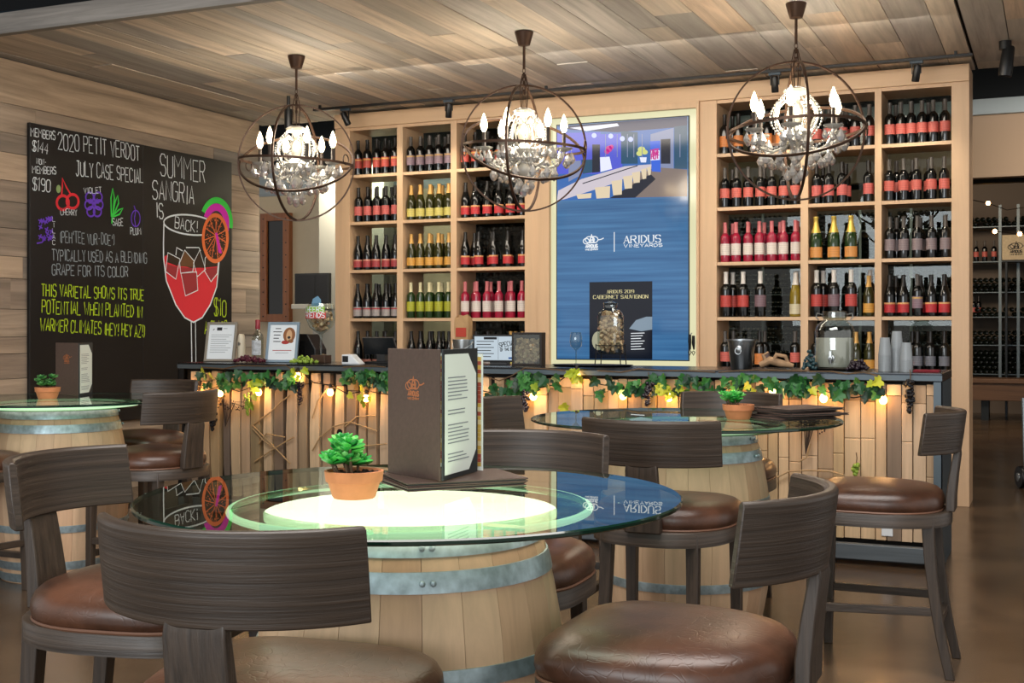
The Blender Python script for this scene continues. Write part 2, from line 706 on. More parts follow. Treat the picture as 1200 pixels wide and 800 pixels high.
# left wall of reclaimed boards
W_WALL = wood('wall_boards', ['#958473', '#a4907c', '#827567', '#b09a82', '#7b736b', '#9c8a77', '#8c8073', '#a69480'], 'y', 0.72, 0.6, True, 0.42, 1.0, 0.5)
mb = MB()
rw = random.Random(11)
z = 0.0
hs = [0.2, 0.17, 0.22, 0.14, 0.2, 0.18, 0.12, 0.2, 0.22, 0.16, 0.2, 0.19, 0.15, 0.2, 0.14, 0.21, 0.32]
for h in hs:
    if z >= CEIL:
        break
    z1 = min(CEIL - 0.002, z + h)
    if h == hs[-1]:
        z1 = CEIL - 0.002
    y = 3.0 - rw.uniform(0, 1.5)
    while y < 9.62:
        ln = rw.uniform(1.2, 3.2) if h < 0.3 else 8.0
        mb.box(-6.86 - 0.02, WALLX - 0.02 + rw.uniform(0, 0.008), max(3.0, y), min(9.62, y + ln) - 0.003, z, z1 - 0.004)
        y += ln
    z = z1
struct(mb.build('wall_left', W_WALL, smooth=0))
mb = MB()
mb.box(-7.1, -6.88, 3.0, 9.6, 0, CEIL)
struct(mb.build('wall_left_core', mat('wall_core', '#2b241d', 0.9), smooth=0))

# back-room plaster wall in the passage, left of the shelving
PLASTER = mat('beige_plaster', '#d0c1a6', 0.85, noise=0.06, nscale=3)
PY = 11.4
mb = MB()
mb.box(-9.6, -5.6, PY, PY + 0.12, 0, 2.75)
struct(mb.build('wall_passage', PLASTER, smooth=0))
mb = MB()
mb.box(col(377, 10.6), col(377, 10.6) + 0.75, 10.55, 10.75, 0, 2.9)
struct(mb.build('wall_passage_side', mat('grey_plaster', '#8b8a82', 0.85), smooth=0))
mb = MB()
mb.box(-9.6, -5.6, PY - 0.02, PY + 0.12, 2.75, 3.05)
for k in range(5):
    mb.box(-9.6, -5.6, PY - 0.035, PY - 0.02, 2.77 + k * 0.055, 2.80 + k * 0.055)
struct(mb.build('trim_2', mat('pale_blue_paint', '#9aa6ad', 0.7), smooth=0))
mb = MB()
mb.box(-9.6, -5.3, PY - 0.05, PY + 0.3, 3.06, 5.2)
struct(mb.build('wall_passage_top', mat('roof_black', '#070d12', 0.9), smooth=0))
# timber-framed cellar window in that wall
wy = PY - 0.02
x0, x1 = col(309, PY), col(343, PY)
z0, z1 = zed(330, 377, PY), zed(330, 250, PY)
W_ORANGE = wood('window_oak', ['#8a5230', '#a0643c'], 'z', 0.5, 1, False, 0.3)
wr = thing('window_1', 'timber framed cellar window in the beige passage wall', 'window', ((x0 + x1) / 2, wy, z0))
struct(wr)
cx = (x0 + x1) / 2
f = 0.085
mb = MB()
mb.box(x0 - cx, x0 - cx + f, -0.05, 0.02, 0, z1 - z0)
mb.box(x1 - cx - f, x1 - cx, -0.05, 0.02, 0, z1 - z0)
mb.box(x0 - cx + f, x1 - cx - f, -0.05, 0.02, 0, f)
mb.box(x0 - cx + f, x1 - cx - f, -0.05, 0.02, z1 - z0 - f, z1 - z0)
fo = mb.build('window_frame', W_ORANGE, wr, smooth=0, bevel=0.004)
mb = MB()
for k in range(9):
    for q in (x0 - cx + f / 2, x1 - cx - f / 2):
        mb.ball((q, -0.052, 0.06 + k * (z1 - z0 - 0.12) / 8), 0.008, 6, 4)
mb.build('bolt_heads', DSTEEL, fo)
mb = MB()
mb.box(x0 - cx + f, x1 - cx - f, -0.022, -0.017, f, z1 - z0 - f)
mb.build('pane', mat('dark_pane', '#060808', 0.03), wr, smooth=0)

# far cellar room seen past the shelving
CY = 19.9
mb = MB()
mb.box(-12, 6, CY, CY + 0.15, 0, 5.2)
struct(mb.build('wall_back', mat('cellar_wall', '#6a6058', 0.9), smooth=0))
mb = MB()
mb.box(3.5, 3.7, 9.9, CY, 0, 5.2)
struct(mb.build('wall_right', mat('cellar_wall', '#6a6058', 0.9), smooth=0))
mb = MB()
mb.box(-9.5, -5.2, 13.2, 13.3, 0, 5.2)
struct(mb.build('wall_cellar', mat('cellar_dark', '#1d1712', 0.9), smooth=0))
# plaster soffit and pale beam over the cellar opening on the right
hx0 = col(1139, 9.95)
mb = MB()
sy = 11.6
mb.box(-5.0, 3.5, sy, sy + 0.12, zed(1170, 207, sy), zed(1170, 134, sy))
struct(mb.build('soffit', mat('soffit_plaster', '#a58f7b', 0.85), smooth=0))
mb = MB()
mb.box(-5.0, 3.5, sy - 0.06, sy + 0.1, zed(1170, 134, sy), zed(1170, 116, sy))
struct(mb.build('trim_3', mat('pale_blue_paint', '#9aa6ad', 0.7), smooth=0))
mb = MB()
mb.box(-5.0, 3.5, sy, sy + 0.1, zed(1170, 116, sy), 5.2)
struct(mb.build('wall_soffit_top', mat('roof_black', '#070d12', 0.9), smooth=0))
mb = MB()
mb.box(-5.0, 3.5, sy + 1.4, sy + 1.5, 2.72, 3.3)
struct(mb.build('trim_4', mat('header_black', '#0b0c0d', 0.7), smooth=0))

# ================================================================ CHALKBOARD
CHALK_W = mat('chalk_white', '#dde7ec', 0.9)
CHALK_D = mat('chalk_grey', '#9aa5ab', 0.9)
CHALK_Y = mat('chalk_lime', '#b2cf22', 0.9)
CHALK_R = mat('chalk_red', '#d8303a', 0.9)
CHALK_P = mat('chalk_violet', '#6b3fc4', 0.9)
CHALK_G = mat('chalk_green', '#3fce4c', 0.9)
CHALK_M = mat('chalk_magenta', '#d32bb6', 0.9)
CHALK_O = mat('chalk_orange', '#e4763f', 0.9)
CHALK_K = mat('chalk_dusk', '#5a2a22', 0.9)
CHALK_B = mat('chalk_brown', '#3a2a1c', 0.9)
BOARD = mat('chalkboard_black', '#141313', 0.42, noise=0.35, nscale=1.6)
by0, bz1 = wallp(33, 143.3)
by1, _ = wallp(270, 190)
bzb = 0.55
bo = thing('chalkboard', 'large black chalkboard with handwritten wine special on the plank wall', 'chalkboard', (0, 0, 0))
ym = wallp(166, 170)[0]
for q0, q1 in ((by0, ym - 0.001), (ym + 0.001, by1)):
    mb = MB()
    mb.box(WALLX - 0.012, WALLX + 0.016, q0, q1, bzb, bz1)
    mb.build('board_panel', BOARD, bo, smooth=0, bevel=0.003)
BF = lambda a, b, off: Vector((WALLX + 0.0175 + off, a, b))


def chalk(name, lines, m, w=0.0085, jit=0.06):
    ink = Ink(BF)
    for t, xa, ya, xb, yb, h in lines:
        pa, pb = wallp(xa, ya), wallp(xb, yb)
        hh = wallp(xa, ya - h)[1] - pa[1]
        ink.text(t, pa, pb, hh, min(w * 0.78, hh * .11), 0, jit=jit)
    return ink.build(name, m, bo)


chalk('chalk_lettering', [('MEMBERS', 34, 159.5, 63.5, 164, 10), ('$144', 35.5, 176, 55, 182, 13)], CHALK_W, 0.009)
chalk('chalk_lettering', [('NON-', 41, 192, 53, 193.5, 6.5), ('MEMBERS', 36, 203, 64.5, 204.5, 8.5), ('$190', 36, 222, 58, 226.5, 15)], CHALK_W, 0.009)
chalk('chalk_lettering', [('2020 PETIT VERDOT', 66, 174.5, 163, 188, 19)], CHALK_W, 0.010)
chalk('chalk_lettering', [('JULY CASE SPECIAL', 87, 205, 167, 215, 17)], CHALK_W, 0.010)
chalk('chalk_caption', [('CHERRY', 69, 252, 89, 252.5, 7)], CHALK_W, 0.007)
chalk('chalk_caption', [('VIOLET', 96.5, 226.5, 118, 226, 7)], CHALK_W, 0.007)
chalk('chalk_caption', [('SAGE', 130, 264, 143, 265, 8.5)], CHALK_W, 0.007)
chalk('chalk_caption', [('PLUM', 151, 274.5, 164, 275, 8)], CHALK_W, 0.007)
chalk('chalk_caption', [(c, 59.5, 259.5 + 6.8 * k, 63.5, 259.7 + 6.8 * k, 5.5) for k, c in enumerate('LILAC')], CHALK_W, 0.007, 0)
chalk('chalk_lettering', [("(PEH'TEE VUR-DOE')", 68, 284, 133, 287.5, 13)], CHALK_D, 0.008)
chalk('chalk_lettering', [('TYPICALLY USED AS A BLENDING', 59, 305.5, 171, 308, 13)], CHALK_D, 0.009)
chalk('chalk_lettering', [('GRAPE FOR ITS COLOR', 59, 322, 149, 324.5, 12.5)], CHALK_D, 0.009)
chalk('chalk_lettering', [('THIS VARIETAL SHOWS ITS TRUE', 46.5, 347, 167.5, 351.5, 14)], CHALK_Y, 0.011)
chalk('chalk_lettering', [('POTENTIAL WHEN PLANTED IN', 47, 366.5, 165.5, 371.5, 15)], CHALK_Y, 0.011)
chalk('chalk_lettering', [('WARMER CLIMATES (HEY! HEY AZ!)', 45, 387, 168.5, 395, 15)], CHALK_Y, 0.011)
chalk('chalk_lettering', [('SUMMER', 186, 205, 240, 213, 26)], CHALK_W, 0.012)
chalk('chalk_lettering', [('SANGRIA', 176.5, 231.5, 227, 241, 23)], CHALK_W, 0.012)
chalk('chalk_lettering', [('IS', 181, 255, 191, 255.5, 17)], CHALK_W, 0.013)
chalk('chalk_lettering', [('BACK!', 203, 267.5, 231, 273, 13)], CHALK_W, 0.011)
chalk('chalk_lettering', [('$10', 249, 370, 264.5, 370.5, 20), ('A GLASS', 238, 390.5, 265, 391, 15)], CHALK_Y, 0.013)


def cpx(pts):
    return [wallp(*p) for p in pts]


# cherries
ink = Ink(BF)
for cx_, cy_ in ((71.5, 237.5), (83, 236)):
    ink.line(cpx(ell(cx_, cy_, 7, 8.2, 22)), 0.022, 0, True)
ink.line(cpx([(70, 230), (71, 218), (71, 209), (76, 220), (81, 228)]), 0.014)
ink.fill(cpx(ell(66.5, 221.5, 2.8, 4.8, 14)), 1)
ink.build('chalk_cherries', [CHALK_R, mat('chalk_sage', '#8aa56a', .9)], bo)
# violet: petals round a centre
ink = Ink(BF)
for dx, dy in ((-5, -6), (5, -6), (-6, 3), (6, 3), (-3.5, 11), (4, 11)):
    ink.line(cpx(ell(108 + dx, 237 + dy, 4.6, 5.6, 16)), 0.014, 0, True)
for a in range(8):
    ink.line(cpx([(108, 238), (108 + 6 * math.cos(a * PI / 4), 238 + 8 * math.sin(a * PI / 4))]), 0.008)
ink.build('chalk_violet_flower', CHALK_P, bo)
# sage leaves
ink = Ink(BF)
for pts in ([(128.5, 254), (128, 232), (130, 221), (132, 232), (130, 254)], [(130, 252), (133, 236), (136, 229), (137, 238), (131, 252)],
            [(130, 253), (137, 246), (142, 244), (138, 251), (130.5, 254)], [(129, 262), (129.5, 250)]):
    ink.line(cpx(pts), 0.013)
ink.build('chalk_sage_leaves', CHALK_G, bo)
# plum
ink = Ink(BF)
ink.line(cpx(ell(157, 256, 5.2, 9.5, 20)), 0.009, 0, True)
ink.line(cpx([(157, 246.5), (155.5, 256), (157, 265.5)]), 0.008)
ink.line(cpx([(157, 247), (155, 241)]), 0.009)
ink.build('chalk_plum', CHALK_P, bo)
# lilac
ink = Ink(BF)
rl = random.Random(5)
for k in range(17):
    qx, qy = 45 + rl.uniform(0, 14), 253 + rl.uniform(0, 28)
    for a in (0.5, 2.1):
        ink.line(cpx([(qx - 2.6 * math.cos(a), qy - 3.4 * math.sin(a)), (qx + 2.6 * math.cos(a), qy + 3.4 * math.sin(a))]), 0.010)
ink.line(cpx([(41, 285), (47, 284), (52, 278)]), 0.01)
ink.build('chalk_lilac', CHALK_P, bo)
# the sangria glass
ink = Ink(BF)
ink.fill(cpx([(190, 301), (195, 298), (200, 308), (222, 314), (238, 313.5), (254.5, 310), (252.5, 334), (244.4, 357), (235, 372), (224.7, 376.8), (214.4, 372), (204, 357), (193, 329)]), 0)
ink.build('chalk_wine', CHALK_R, bo)
ink = Ink(BF)
for k, (pts, mm) in enumerate((([(194.7, 296), (208.8, 303.4), (206, 312), (199, 309), (193, 307)], 0), ([(214.4, 293), (225.6, 306), (224.5, 313), (209.5, 312), (208.4, 308)], 1),
                ([(232, 293), (238.8, 310), (237.5, 314), (226, 313), (224.7, 308)], 0), ([(246, 291.6), (254, 304), (253.5, 312), (238, 313.5), (238.4, 302.5)], 0),
                ([(210, 320), (228.4, 318.4), (229.8, 340), (215.3, 346.6)], 2), ([(193, 309), (206, 313), (204, 327), (192, 318)], 2), ([(238, 315), (253, 313), (252.5, 320), (245.3, 330)], 2),
                ([(210, 313), (224, 314), (223.8, 318.4), (209.7, 320)], 2))):
    ink.fill(cpx(pts), mm, 0.0006)
ink.build('chalk_ice', [CHALK_B, mat('chalk_ochre', '#6b4a2c', .9), mat('chalk_dull_red', '#9c3236', .9)], bo)
ink = Ink(BF)
off = 0.001
ink.line(cpx(ell(220.7, 263.5, 31, 11.5, 36, rot=0.12)), 0.014, 0, True, off)
ink.line(cpx([(190, 262), (189.5, 285), (189.6, 302.5), (192.8, 328.8), (204, 357), (214.4, 372), (224.7, 377.5), (235, 372), (244.4, 357), (252, 336), (254.7, 308), (254.7, 295), (253, 274)]), 0.014, 0, False, off)
ink.line(cpx([(222, 377), (222.4, 400), (222.8, 425)]), 0.012, 0, False, off)
ink.line(cpx([(227, 377), (227.2, 400), (227.6, 425)]), 0.009, 0, False, off)
for pts in ([(194.7, 296), (208.8, 303.4), (204, 327), (192, 318)], [(214.4, 293), (225.6, 306), (223.8, 318.4), (209.7, 320), (208.4, 308)], [(232, 293), (238.8, 315.6), (229.4, 324), (224.7, 308)],
            [(246, 291.6), (254, 304), (252.8, 320.3), (245.3, 330), (237.8, 317.5), (238.4, 302.5)], [(210, 320), (228.4, 318.4), (229.8, 340), (215.3, 346.6)],
            [(204, 299), (205, 290), (212, 294)], [(216, 290), (231, 290), (233, 294)]):
    ink.line(cpx(pts), 0.010, 0, len(pts) > 3, off)
ink.build('chalk_glass_outline', CHALK_W, bo)
# citrus wheel with green and magenta rind
ink = Ink(BF)
rc_ = lambda rx, ry, a0, a1, n=18: ell(251.5, 262, rx, ry, n, a0, a1)
ink.fill(cpx(rc_(19.5, 31, PI * 1.16, PI * 2.06) + rc_(14.5, 24, PI * 2.06, PI * 1.16)), 0, 0.0002)
ink.fill(cpx(rc_(15.5, 23.5, PI * 1.12, PI * 2.25) + rc_(9, 15, PI * 2.25, PI * 1.12)), 1, 0.0004)
ink.fill(cpx(ell(250.3, 279, 15.8, 29.3, 40)), 2, 0.0012)
ink.fill(cpx(ell(250.3, 279, 12.6, 24.5, 40)), 3, 0.0016)
for a in range(11):
    q = a * 2 * PI / 11 + 0.2
    ink.line(cpx([(251, 276), (250.3 + 12.6 * math.cos(q), 279 + 24.5 * math.sin(q))]), 0.009, 2, False, 0.002)
for k in range(90):
    a, rr = rl.uniform(0, 2 * PI), rl.uniform(0.25, 0.92)
    qx, qy = 250.3 + 12.6 * rr * math.cos(a), 279 + 24.5 * rr * math.sin(a)
    ink.line(cpx([(qx, qy), (qx + 1.2 * math.cos(a), qy + 2 * math.sin(a))]), 0.006, 2, False, 0.002)
ink.fill(cpx([(250, 273), (252.5, 272.5), (258, 297), (254, 296)]), 1, 0.0023)
ink.build('chalk_citrus_wheel', [CHALK_G, CHALK_M, CHALK_O, CHALK_B], bo)

# ================================================================ WINE SHELVING
SY, SB = 9.45, 9.84
MAPLE_Z = wood('maple_upright', ['#c6a280', '#d4b592'], 'z', 0.5, 0.5, False, 0.10, bump=0.05)
MAPLE_X = wood('maple_across', ['#c6a280', '#d4b592'], 'x', 0.5, 0.5, False, 0.10, bump=0.05)
SHZ = [2.655, 2.235, 1.807, 1.377, 0.955]      # shelf tops
HDZ = 3.075
TH = 0.026
BAYS = {}


def shelving(label, stiles, dividers, key):
    r = thing('wine_shelf', label, 'shelving', ((col(stiles[0][0], SY) + col(stiles[1][1], SY)) / 2, SY, 0))
    ox = r.location.x
    X = lambda p: col(p, SY) - ox
    for a, b in stiles:
        mb = MB()
        mb.box(X(a), X(b), -0.004, SB - SY, 0.0, HDZ)
        mb.build('stile', MAPLE_Z, r, smooth=0, bevel=0.003)
    for a, b in dividers:
        mb = MB()
        mb.box(X(a), X(b), 0, SB - SY, 0.0, HDZ)
        mb.build('divider', MAPLE_Z, r, smooth=0, bevel=0.002)
    edges = [stiles[0][1]] + [q for d in dividers for q in d] + [stiles[1][0]]
    for k in range(0, len(edges), 2):
        xa, xb = X(edges[k]), X(edges[k + 1])
        for zt in SHZ:
            mb = MB()
            mb.box(xa + .0005, xb - .0005, 0.004, SB - SY - 0.01, zt - TH, zt)
            mb.build('shelf', MAPLE_X, r, smooth=0)
        BAYS[(key, k // 2)] = (xa + ox, xb + ox)
        mb = MB()
        mb.box(xa + .0005, xb - .0005, 0.004, SB - SY - 0.01, HDZ - TH, HDZ)
        mb.build('shelf', MAPLE_X, r, smooth=0)
    mb = MB()
    mb.box(X(stiles[0][1]), X(stiles[1][0]), 0.03, SB - SY - 0.02, 0.0, SHZ[-1] - TH - 0.001)
    mb.build('base_cabinet', MAPLE_X, r, smooth=0)
    mb = MB()
    mb.box(X(stiles[0][1]), X(stiles[1][0]), SB - SY - 0.006, SB - SY - 0.001, SHZ[-1], HDZ - TH)
    mb.build('back_pane', pane_mat('cellar_glass', '#c8cfca', 1.45, 0.0), r, smooth=0)
    return r


shelving('tall maple wine shelving left of the video screen, three bays wide', ((393, 410), (615, 632)), ((465, 472), (528, 535)), 'L')
shelving('tall maple wine shelving right of the video screen, three bays wide', ((820, 840), (1115, 1136)), ((938, 947), (1025, 1033)), 'R')
mb = MB()
mb.box(col(393, SY), col(1136, SY), SY - 0.02, SB, HDZ, CEIL - 0.02)
tag(mb.build('header_beam', MAPLE_X, smooth=0, bevel=0.004), 'long pale maple header beam across the top of the shelving and screen', 'beam')

# ---------------------------------------------------------------- bottles
GLASSES = {'dark': mat('glass_dark', '#07090a', 0.08, coat=0.3), 'olive': mat('glass_olive', '#2a2a0c', 0.08, coat=0.3), 'green': mat('glass_green', '#1f3416', 0.08, coat=0.3),
           'rose': mat('glass_rose', '#a51c3c', 0.08, trans=0.25, coat=0.3), 'gold': mat('glass_gold', '#7d6a1c', 0.08, coat=0.3)}
CAPS = {'black': mat('foil_black', '#15110f', 0.35), 'gold': mat('foil_gold', '#c79a55', 0.4, 0.2), 'pink': mat('foil_pink', '#c06a6e', 0.4), 'grey': mat('foil_grey', '#4d4844', 0.35),
        'cream': mat('foil_cream', '#d9cfa4', 0.4), 'shine': mat('foil_shine', '#d6b95c', 0.35, 0.5), 'white': mat('foil_white', '#d7d2cb', 0.4)}


def label_mat(name, base, stripe=None, z=0.0, w=0.006):
    if name in MATS:
        return MATS[name]
    m, nt, b = new_mat(name)
    N, L = nt.nodes.new, nt.links.new
    b.inputs['Roughness'].default_value = 0.55
    tc = N('ShaderNodeTexCoord')
    sp = N('ShaderNodeSeparateXYZ')
    L(tc.outputs['Object'], sp.inputs[0])
    out = None
    # faint printed lines in the lower half of the label
    wv = N('ShaderNodeMath'); wv.operation = 'PINGPONG'; wv.inputs[1].default_value = 0.006
    L(sp.outputs['Z'], wv.inputs[0])
    cm = N('ShaderNodeMath'); cm.operation = 'LESS_THAN'; cm.inputs[1].default_value = 0.0016
    L(wv.outputs[0], cm.inputs[0])
    mx = N('ShaderNodeMix'); mx.data_type = 'RGBA'
    mx.inputs['A'].default_value = S(base)
    mx.inputs['B'].default_value = [c * 0.7 for c in S(base)[:3]] + [1]
    L(cm.outputs[0], mx.inputs['Factor'])
    out = mx.outputs['Result']
    if stripe:
        d = N('ShaderNodeMath'); d.operation = 'SUBTRACT'; d.inputs[1].default_value = z
        L(sp.outputs['Z'], d.inputs[0])
        ab = N('ShaderNodeMath'); ab.operation = 'ABSOLUTE'
        L(d.outputs[0], ab.inputs[0])
        lt = N('ShaderNodeMath'); lt.operation = 'LESS_THAN'; lt.inputs[1].default_value = w
        L(ab.outputs[0], lt.inputs[0])
        m2 = N('ShaderNodeMix'); m2.data_type = 'RGBA'
        L(lt.outputs[0], m2.inputs['Factor'])
        L(out, m2.inputs['A'])
        m2.inputs['B'].default_value = S(stripe)
        out = m2.outputs['Result']
    L(out, b.inputs['Base Color'])
    MATS[name] = m
    return m


PROF = {
    'bordeaux': [(.0, .004), (.030, .0), (.0365, .004), (.0375, .012), (.0375, .185), (.036, .2), (.029, .213), (.0185, .225), (.0148, .236), (.0138, .30), (.0155, .3005), (.0155, .312), (.0135, .3135), (0, .3135)],
    'burgundy': [(.0, .004), (.032, .0), (.0395, .004), (.0405, .012), (.0405, .145), (.038, .17), (.030, .2), (.021, .23), (.0158, .255), (.0142, .29), (.0142, .297), (.016, .2975), (.016, .307), (.0138, .3085), (0, .3085)],
    'champagne': [(.0, .006), (.034, .0), (.0425, .005), (.0435, .014), (.0435, .15), (.040, .18), (.031, .212), (.022, .243), (.0175, .27), (.0165, .30), (.0185, .303), (.0185, .315), (.0165, .318), (0, .318)],
}
BKIND = {
    'crimson': ('bordeaux', 'dark', 'black', '#b2463c', '#c99a4e', .135, .062, .148, 1.0, 'red-labelled dark'),
    'mauve': ('bordeaux', 'dark', 'grey', '#86707c', '#bf9a5a', .137, .062, .148, 1.0, 'mauve-labelled dark'),
    'salmon': ('bordeaux', 'dark', 'black', '#c4605c', None, 0, .06, .14, 1.0, 'salmon-labelled dark'),
    'coral': ('bordeaux', 'dark', 'grey', '#c9645a', None, 0, .075, .15, 1.0, 'coral-labelled dark'),
    'scarlet': ('burgundy', 'dark', 'black', '#bb2f36', '#d3a36a', .098, .03, .105, 1.0, 'scarlet-labelled dark'),
    'maroon': ('burgundy', 'dark', 'black', '#a03a3e', '#c98f78', .088, .025, .095, 1.0, 'maroon-labelled dark'),
    'yellow': ('burgundy', 'olive', 'gold', '#c5b964', None, 0, .03, .10, 1.0, 'yellow-labelled olive'),
    'amber': ('burgundy', 'olive', 'gold', '#d09a45', None, 0, .03, .10, 1.0, 'amber-labelled olive'),
    'lime': ('bordeaux', 'green', 'cream', '#a8aa2e', None, 0, .06, .145, 1.0, 'lime-labelled green'),
    'rose': ('bordeaux', 'rose', 'pink', '#d9cfc8', None, 0, .055, .145, 1.0, 'white-labelled pink rosé'),
    'silver': ('burgundy', 'dark', 'black', '#a19a98', '#a3303a', .085, .02, .1, 1.0, 'silver-labelled dark'),
    'plain': ('burgundy', 'dark', 'black', '#8d5c50', None, 0, .015, .06, 1.0, 'brown-labelled dark'),
    'orange': ('bordeaux', 'dark', 'black', '#cf7f43', None, 0, .055, .14, 1.0, 'orange-labelled dark'),
    'grey': ('bordeaux', 'dark', 'grey', '#86777a', None, 0, .06, .145, 1.0, 'grey-labelled dark'),
    'slate': ('bordeaux', 'dark', 'black', '#6c6e78', None, 0, .06, .13, 1.0, 'slate-labelled dark'),
    'sparkling': ('champagne', 'green', 'shine', '#cf8f4c', None, 0, .02, .095, 1.05, 'gold-foiled sparkling'),
    'magnum': ('bordeaux', 'dark', 'white', '#b8443f', None, 0, .07, .15, 1.14, 'large red-labelled'),
    'magnum_grey': ('bordeaux', 'dark', 'white', '#79616a', None, 0, .07, .15, 1.14, 'large mauve-labelled'),
    'chardonnay': ('burgundy', 'gold', 'white', '#cfc6a8', None, 0, .02, .09, 1.1, 'cream-labelled golden'),
}
PROTO = {}


def lathe_cut(prof, z0, z1, grow):
    def rad(z):
        for (ra, za), (rb, zb) in zip(prof, prof[1:]):
            if za <= z <= zb and zb > za:
                return ra + (rb - ra) * (z - za) / (zb - za)
        return prof[-2][0]
    zs = sorted({z0, z1} | {z for r, z in prof if z0 < z < z1})
    return [(rad(z) + grow, z) for z in zs]


def bottle(kind, loc, rz, label, group):
    if kind not in PROTO:
        shape, gl, cap, lc, stripe, sz, l0, l1, sc, _ = BKIND[kind]
        prof = PROF[shape]
        r = thing('wine_bottle', label, 'bottle', loc, rz, group)
        mb = MB()
        mb.lathe(prof, 16, cap=False)
        mb.build('glass_body', GLASSES[gl], r)
        mb = MB()
        mb.lathe(lathe_cut(prof, l0, l1, .0007), 16, 0, None, -PI / 2 - 1.75, -PI / 2 + 1.75)
        mb.build('paper_label', label_mat('label_' + kind, lc, stripe, sz), r)
        zc = prof[-1][1]
        cut = lathe_cut(prof, zc - (.085 if shape != 'champagne' else .12), zc - .001, .0007)
        mb = MB()
        mb.lathe(cut + [(0, zc + .0008)], 14, cap=False)
        mb.build('foil_capsule', CAPS[cap], r)
        r.scale = (sc, sc, sc)
        PROTO[kind] = r
        return r
    return dup(PROTO[kind], loc, rz, label, group)


ORD = ['first', 'second', 'third', 'fourth', 'fifth', 'sixth', 'seventh', 'eighth', 'ninth', 'tenth']
ROWN = ['top shelf', 'second shelf', 'third shelf', 'fourth shelf', 'bottom shelf']
BAYN = ['left bay', 'middle bay', 'right bay']
rb = random.Random(21)


def fill(key, bay, row, front, back=None):
    """front / back: list of kinds from left to right, None leaves a space"""
    xa, xb = BAYS[(key, bay)]
    side = 'left shelving' if key == 'L' else 'right shelving'
    grp = f"bottles on the {ROWN[row]}, {BAYN[bay]} of the {side}"
    for rown, items, y in (('front', front, SY + 0.062), ('rear', back or [], SY + 0.175)):
        n = len(items)
        if not n:
            continue
        lo, hi = xa + 0.05, xb - 0.05
        if rown == 'rear':
            lo, hi = xa + 0.085, xb - 0.06
        k = 0
        for i, kd in enumerate(items):
            if kd is None:
                continue
            xx = lo + (hi - lo) * (i + 0.5 * (n == 1)) / max(1, n - 1) + rb.uniform(-.004, .004)
            sc = BKIND[kd][8]
            desc = BKIND[kd][9]
            lab = f"{desc} bottle, {ORD[k]} in {rown} row, {ROWN[row]}, {BAYN[bay]} of {side}"
            bottle(kd, (xx, y + rb.uniform(-.006, .006) + (0.012 if sc > 1.1 else 0), SHZ[row] if row >= 0 else 0), rb.uniform(-.25, .25), lab, grp)
            k += 1


F = lambda k, n: [k] * n
fill('L', 0, 0, F('crimson', 5), F('crimson', 4))
fill('L', 1, 0, F('mauve', 5), F('mauve', 5))
fill('L', 2, 0, F('crimson', 6), F('crimson', 3))
fill('L', 0, 1, F('salmon', 5), F('salmon', 5))
fill('L', 1, 1, F('yellow', 5), F('yellow', 4))
fill('L', 2, 1, F('scarlet', 6), F('scarlet', 3))
fill('L', 0, 2, F('maroon', 5), F('maroon', 2))
fill('L', 1, 2, F('amber', 5), F('amber', 4))
fill('L', 2, 2, F('scarlet', 5), F('scarlet', 4))
fill('L', 0, 3, F('silver', 5), F('silver', 4))
fill('L', 1, 3, F('lime', 5), F('lime', 4))
fill('L', 2, 3, F('rose', 6), F('rose', 4))
fill('L', 0, 4, F('plain', 5), F('plain', 3))
fill('L', 1, 4, F('maroon', 5), F('maroon', 4))
fill('L', 2, 4, ['silver', 'silver', 'silver', None, 'yellow', 'yellow'], [None, None, None, None, 'yellow', 'yellow'])
fill('R', 0, 0, F('orange', 6), F('orange', 4))
fill('R', 1, 0, F('coral', 5), F('coral', 3))
fill('R', 2, 0, F('coral', 6), F('coral', 4))
fill('R', 0, 1, F('coral', 7), F('coral', 3))
fill('R', 1, 1, ['salmon', 'salmon', 'salmon', None, 'salmon'], F('salmon', 3))
fill('R', 2, 1, F('coral', 5), F('coral', 4))
fill('R', 0, 2, F('rose', 7), F('rose', 5))
fill('R', 1, 2, ['sparkling', 'sparkling', 'sparkling', None])
fill('R', 2, 2, F('grey', 5), F('grey', 3))
fill('R', 0, 3, ['magnum', 'magnum', 'magnum_grey', None, 'chardonnay'], ['magnum', None, 'magnum'])
fill('R', 1, 3, ['magnum', 'magnum_grey', 'magnum', 'amber'], ['magnum', None, 'magnum'])
fill('R', 2, 3, ['scarlet', 'scarlet', 'mauve', 'scarlet', 'scarlet'], F('scarlet', 3))
fill('R', 0, 4, ['coral', None, 'orange', None, 'coral'], ['grey', 'grey', None])
fill('R', 1, 4, ['slate', None, None, 'yellow', 'amber'], [None, 'slate', 'yellow', 'amber'])
fill('R', 2, 4, [None, None, 'slate', 'slate', 'slate'], [None, 'slate', 'slate', 'slate'])

# ================================================================ VIDEO SCREEN
VY = SY + 0.01


def glow(name, hexc, k=1.0):
    return mat(name, '#050505', 0.12, emit=k, ehex=hexc)


vs = thing('video_screen', 'tall lit video screen in a glowing border between the wine shelves', 'screen', (0, 0, 0))
mb = MB()
mb.box(col(632, SY), col(645, SY), SY - 0.03, SB, 0, HDZ)
mb.box(col(817, SY), col(820, SY), SY - 0.03, SB, 0, HDZ)
mb.box(col(645, SY), col(817, SY), SY - 0.03, SB, zed(730, 133, SY), HDZ)
mb.box(col(645, SY), col(817, SY), SY - 0.01, SB, 0, zed(730, 431, SY))
mb.build('surround', MAPLE_Z, vs, smooth=0)
mb = MB()
mb.box(col(645, SY), col(817, SY), VY + 0.005, VY + 0.03, zed(730, 431, SY), zed(730, 133, SY))
mb.build('light_border', glow('border_glow', '#ece8bb', 0.9), vs, smooth=0)
sx0, sx1 = col(653.5, VY), col(807, VY)
szb = zed(730, 421, VY)
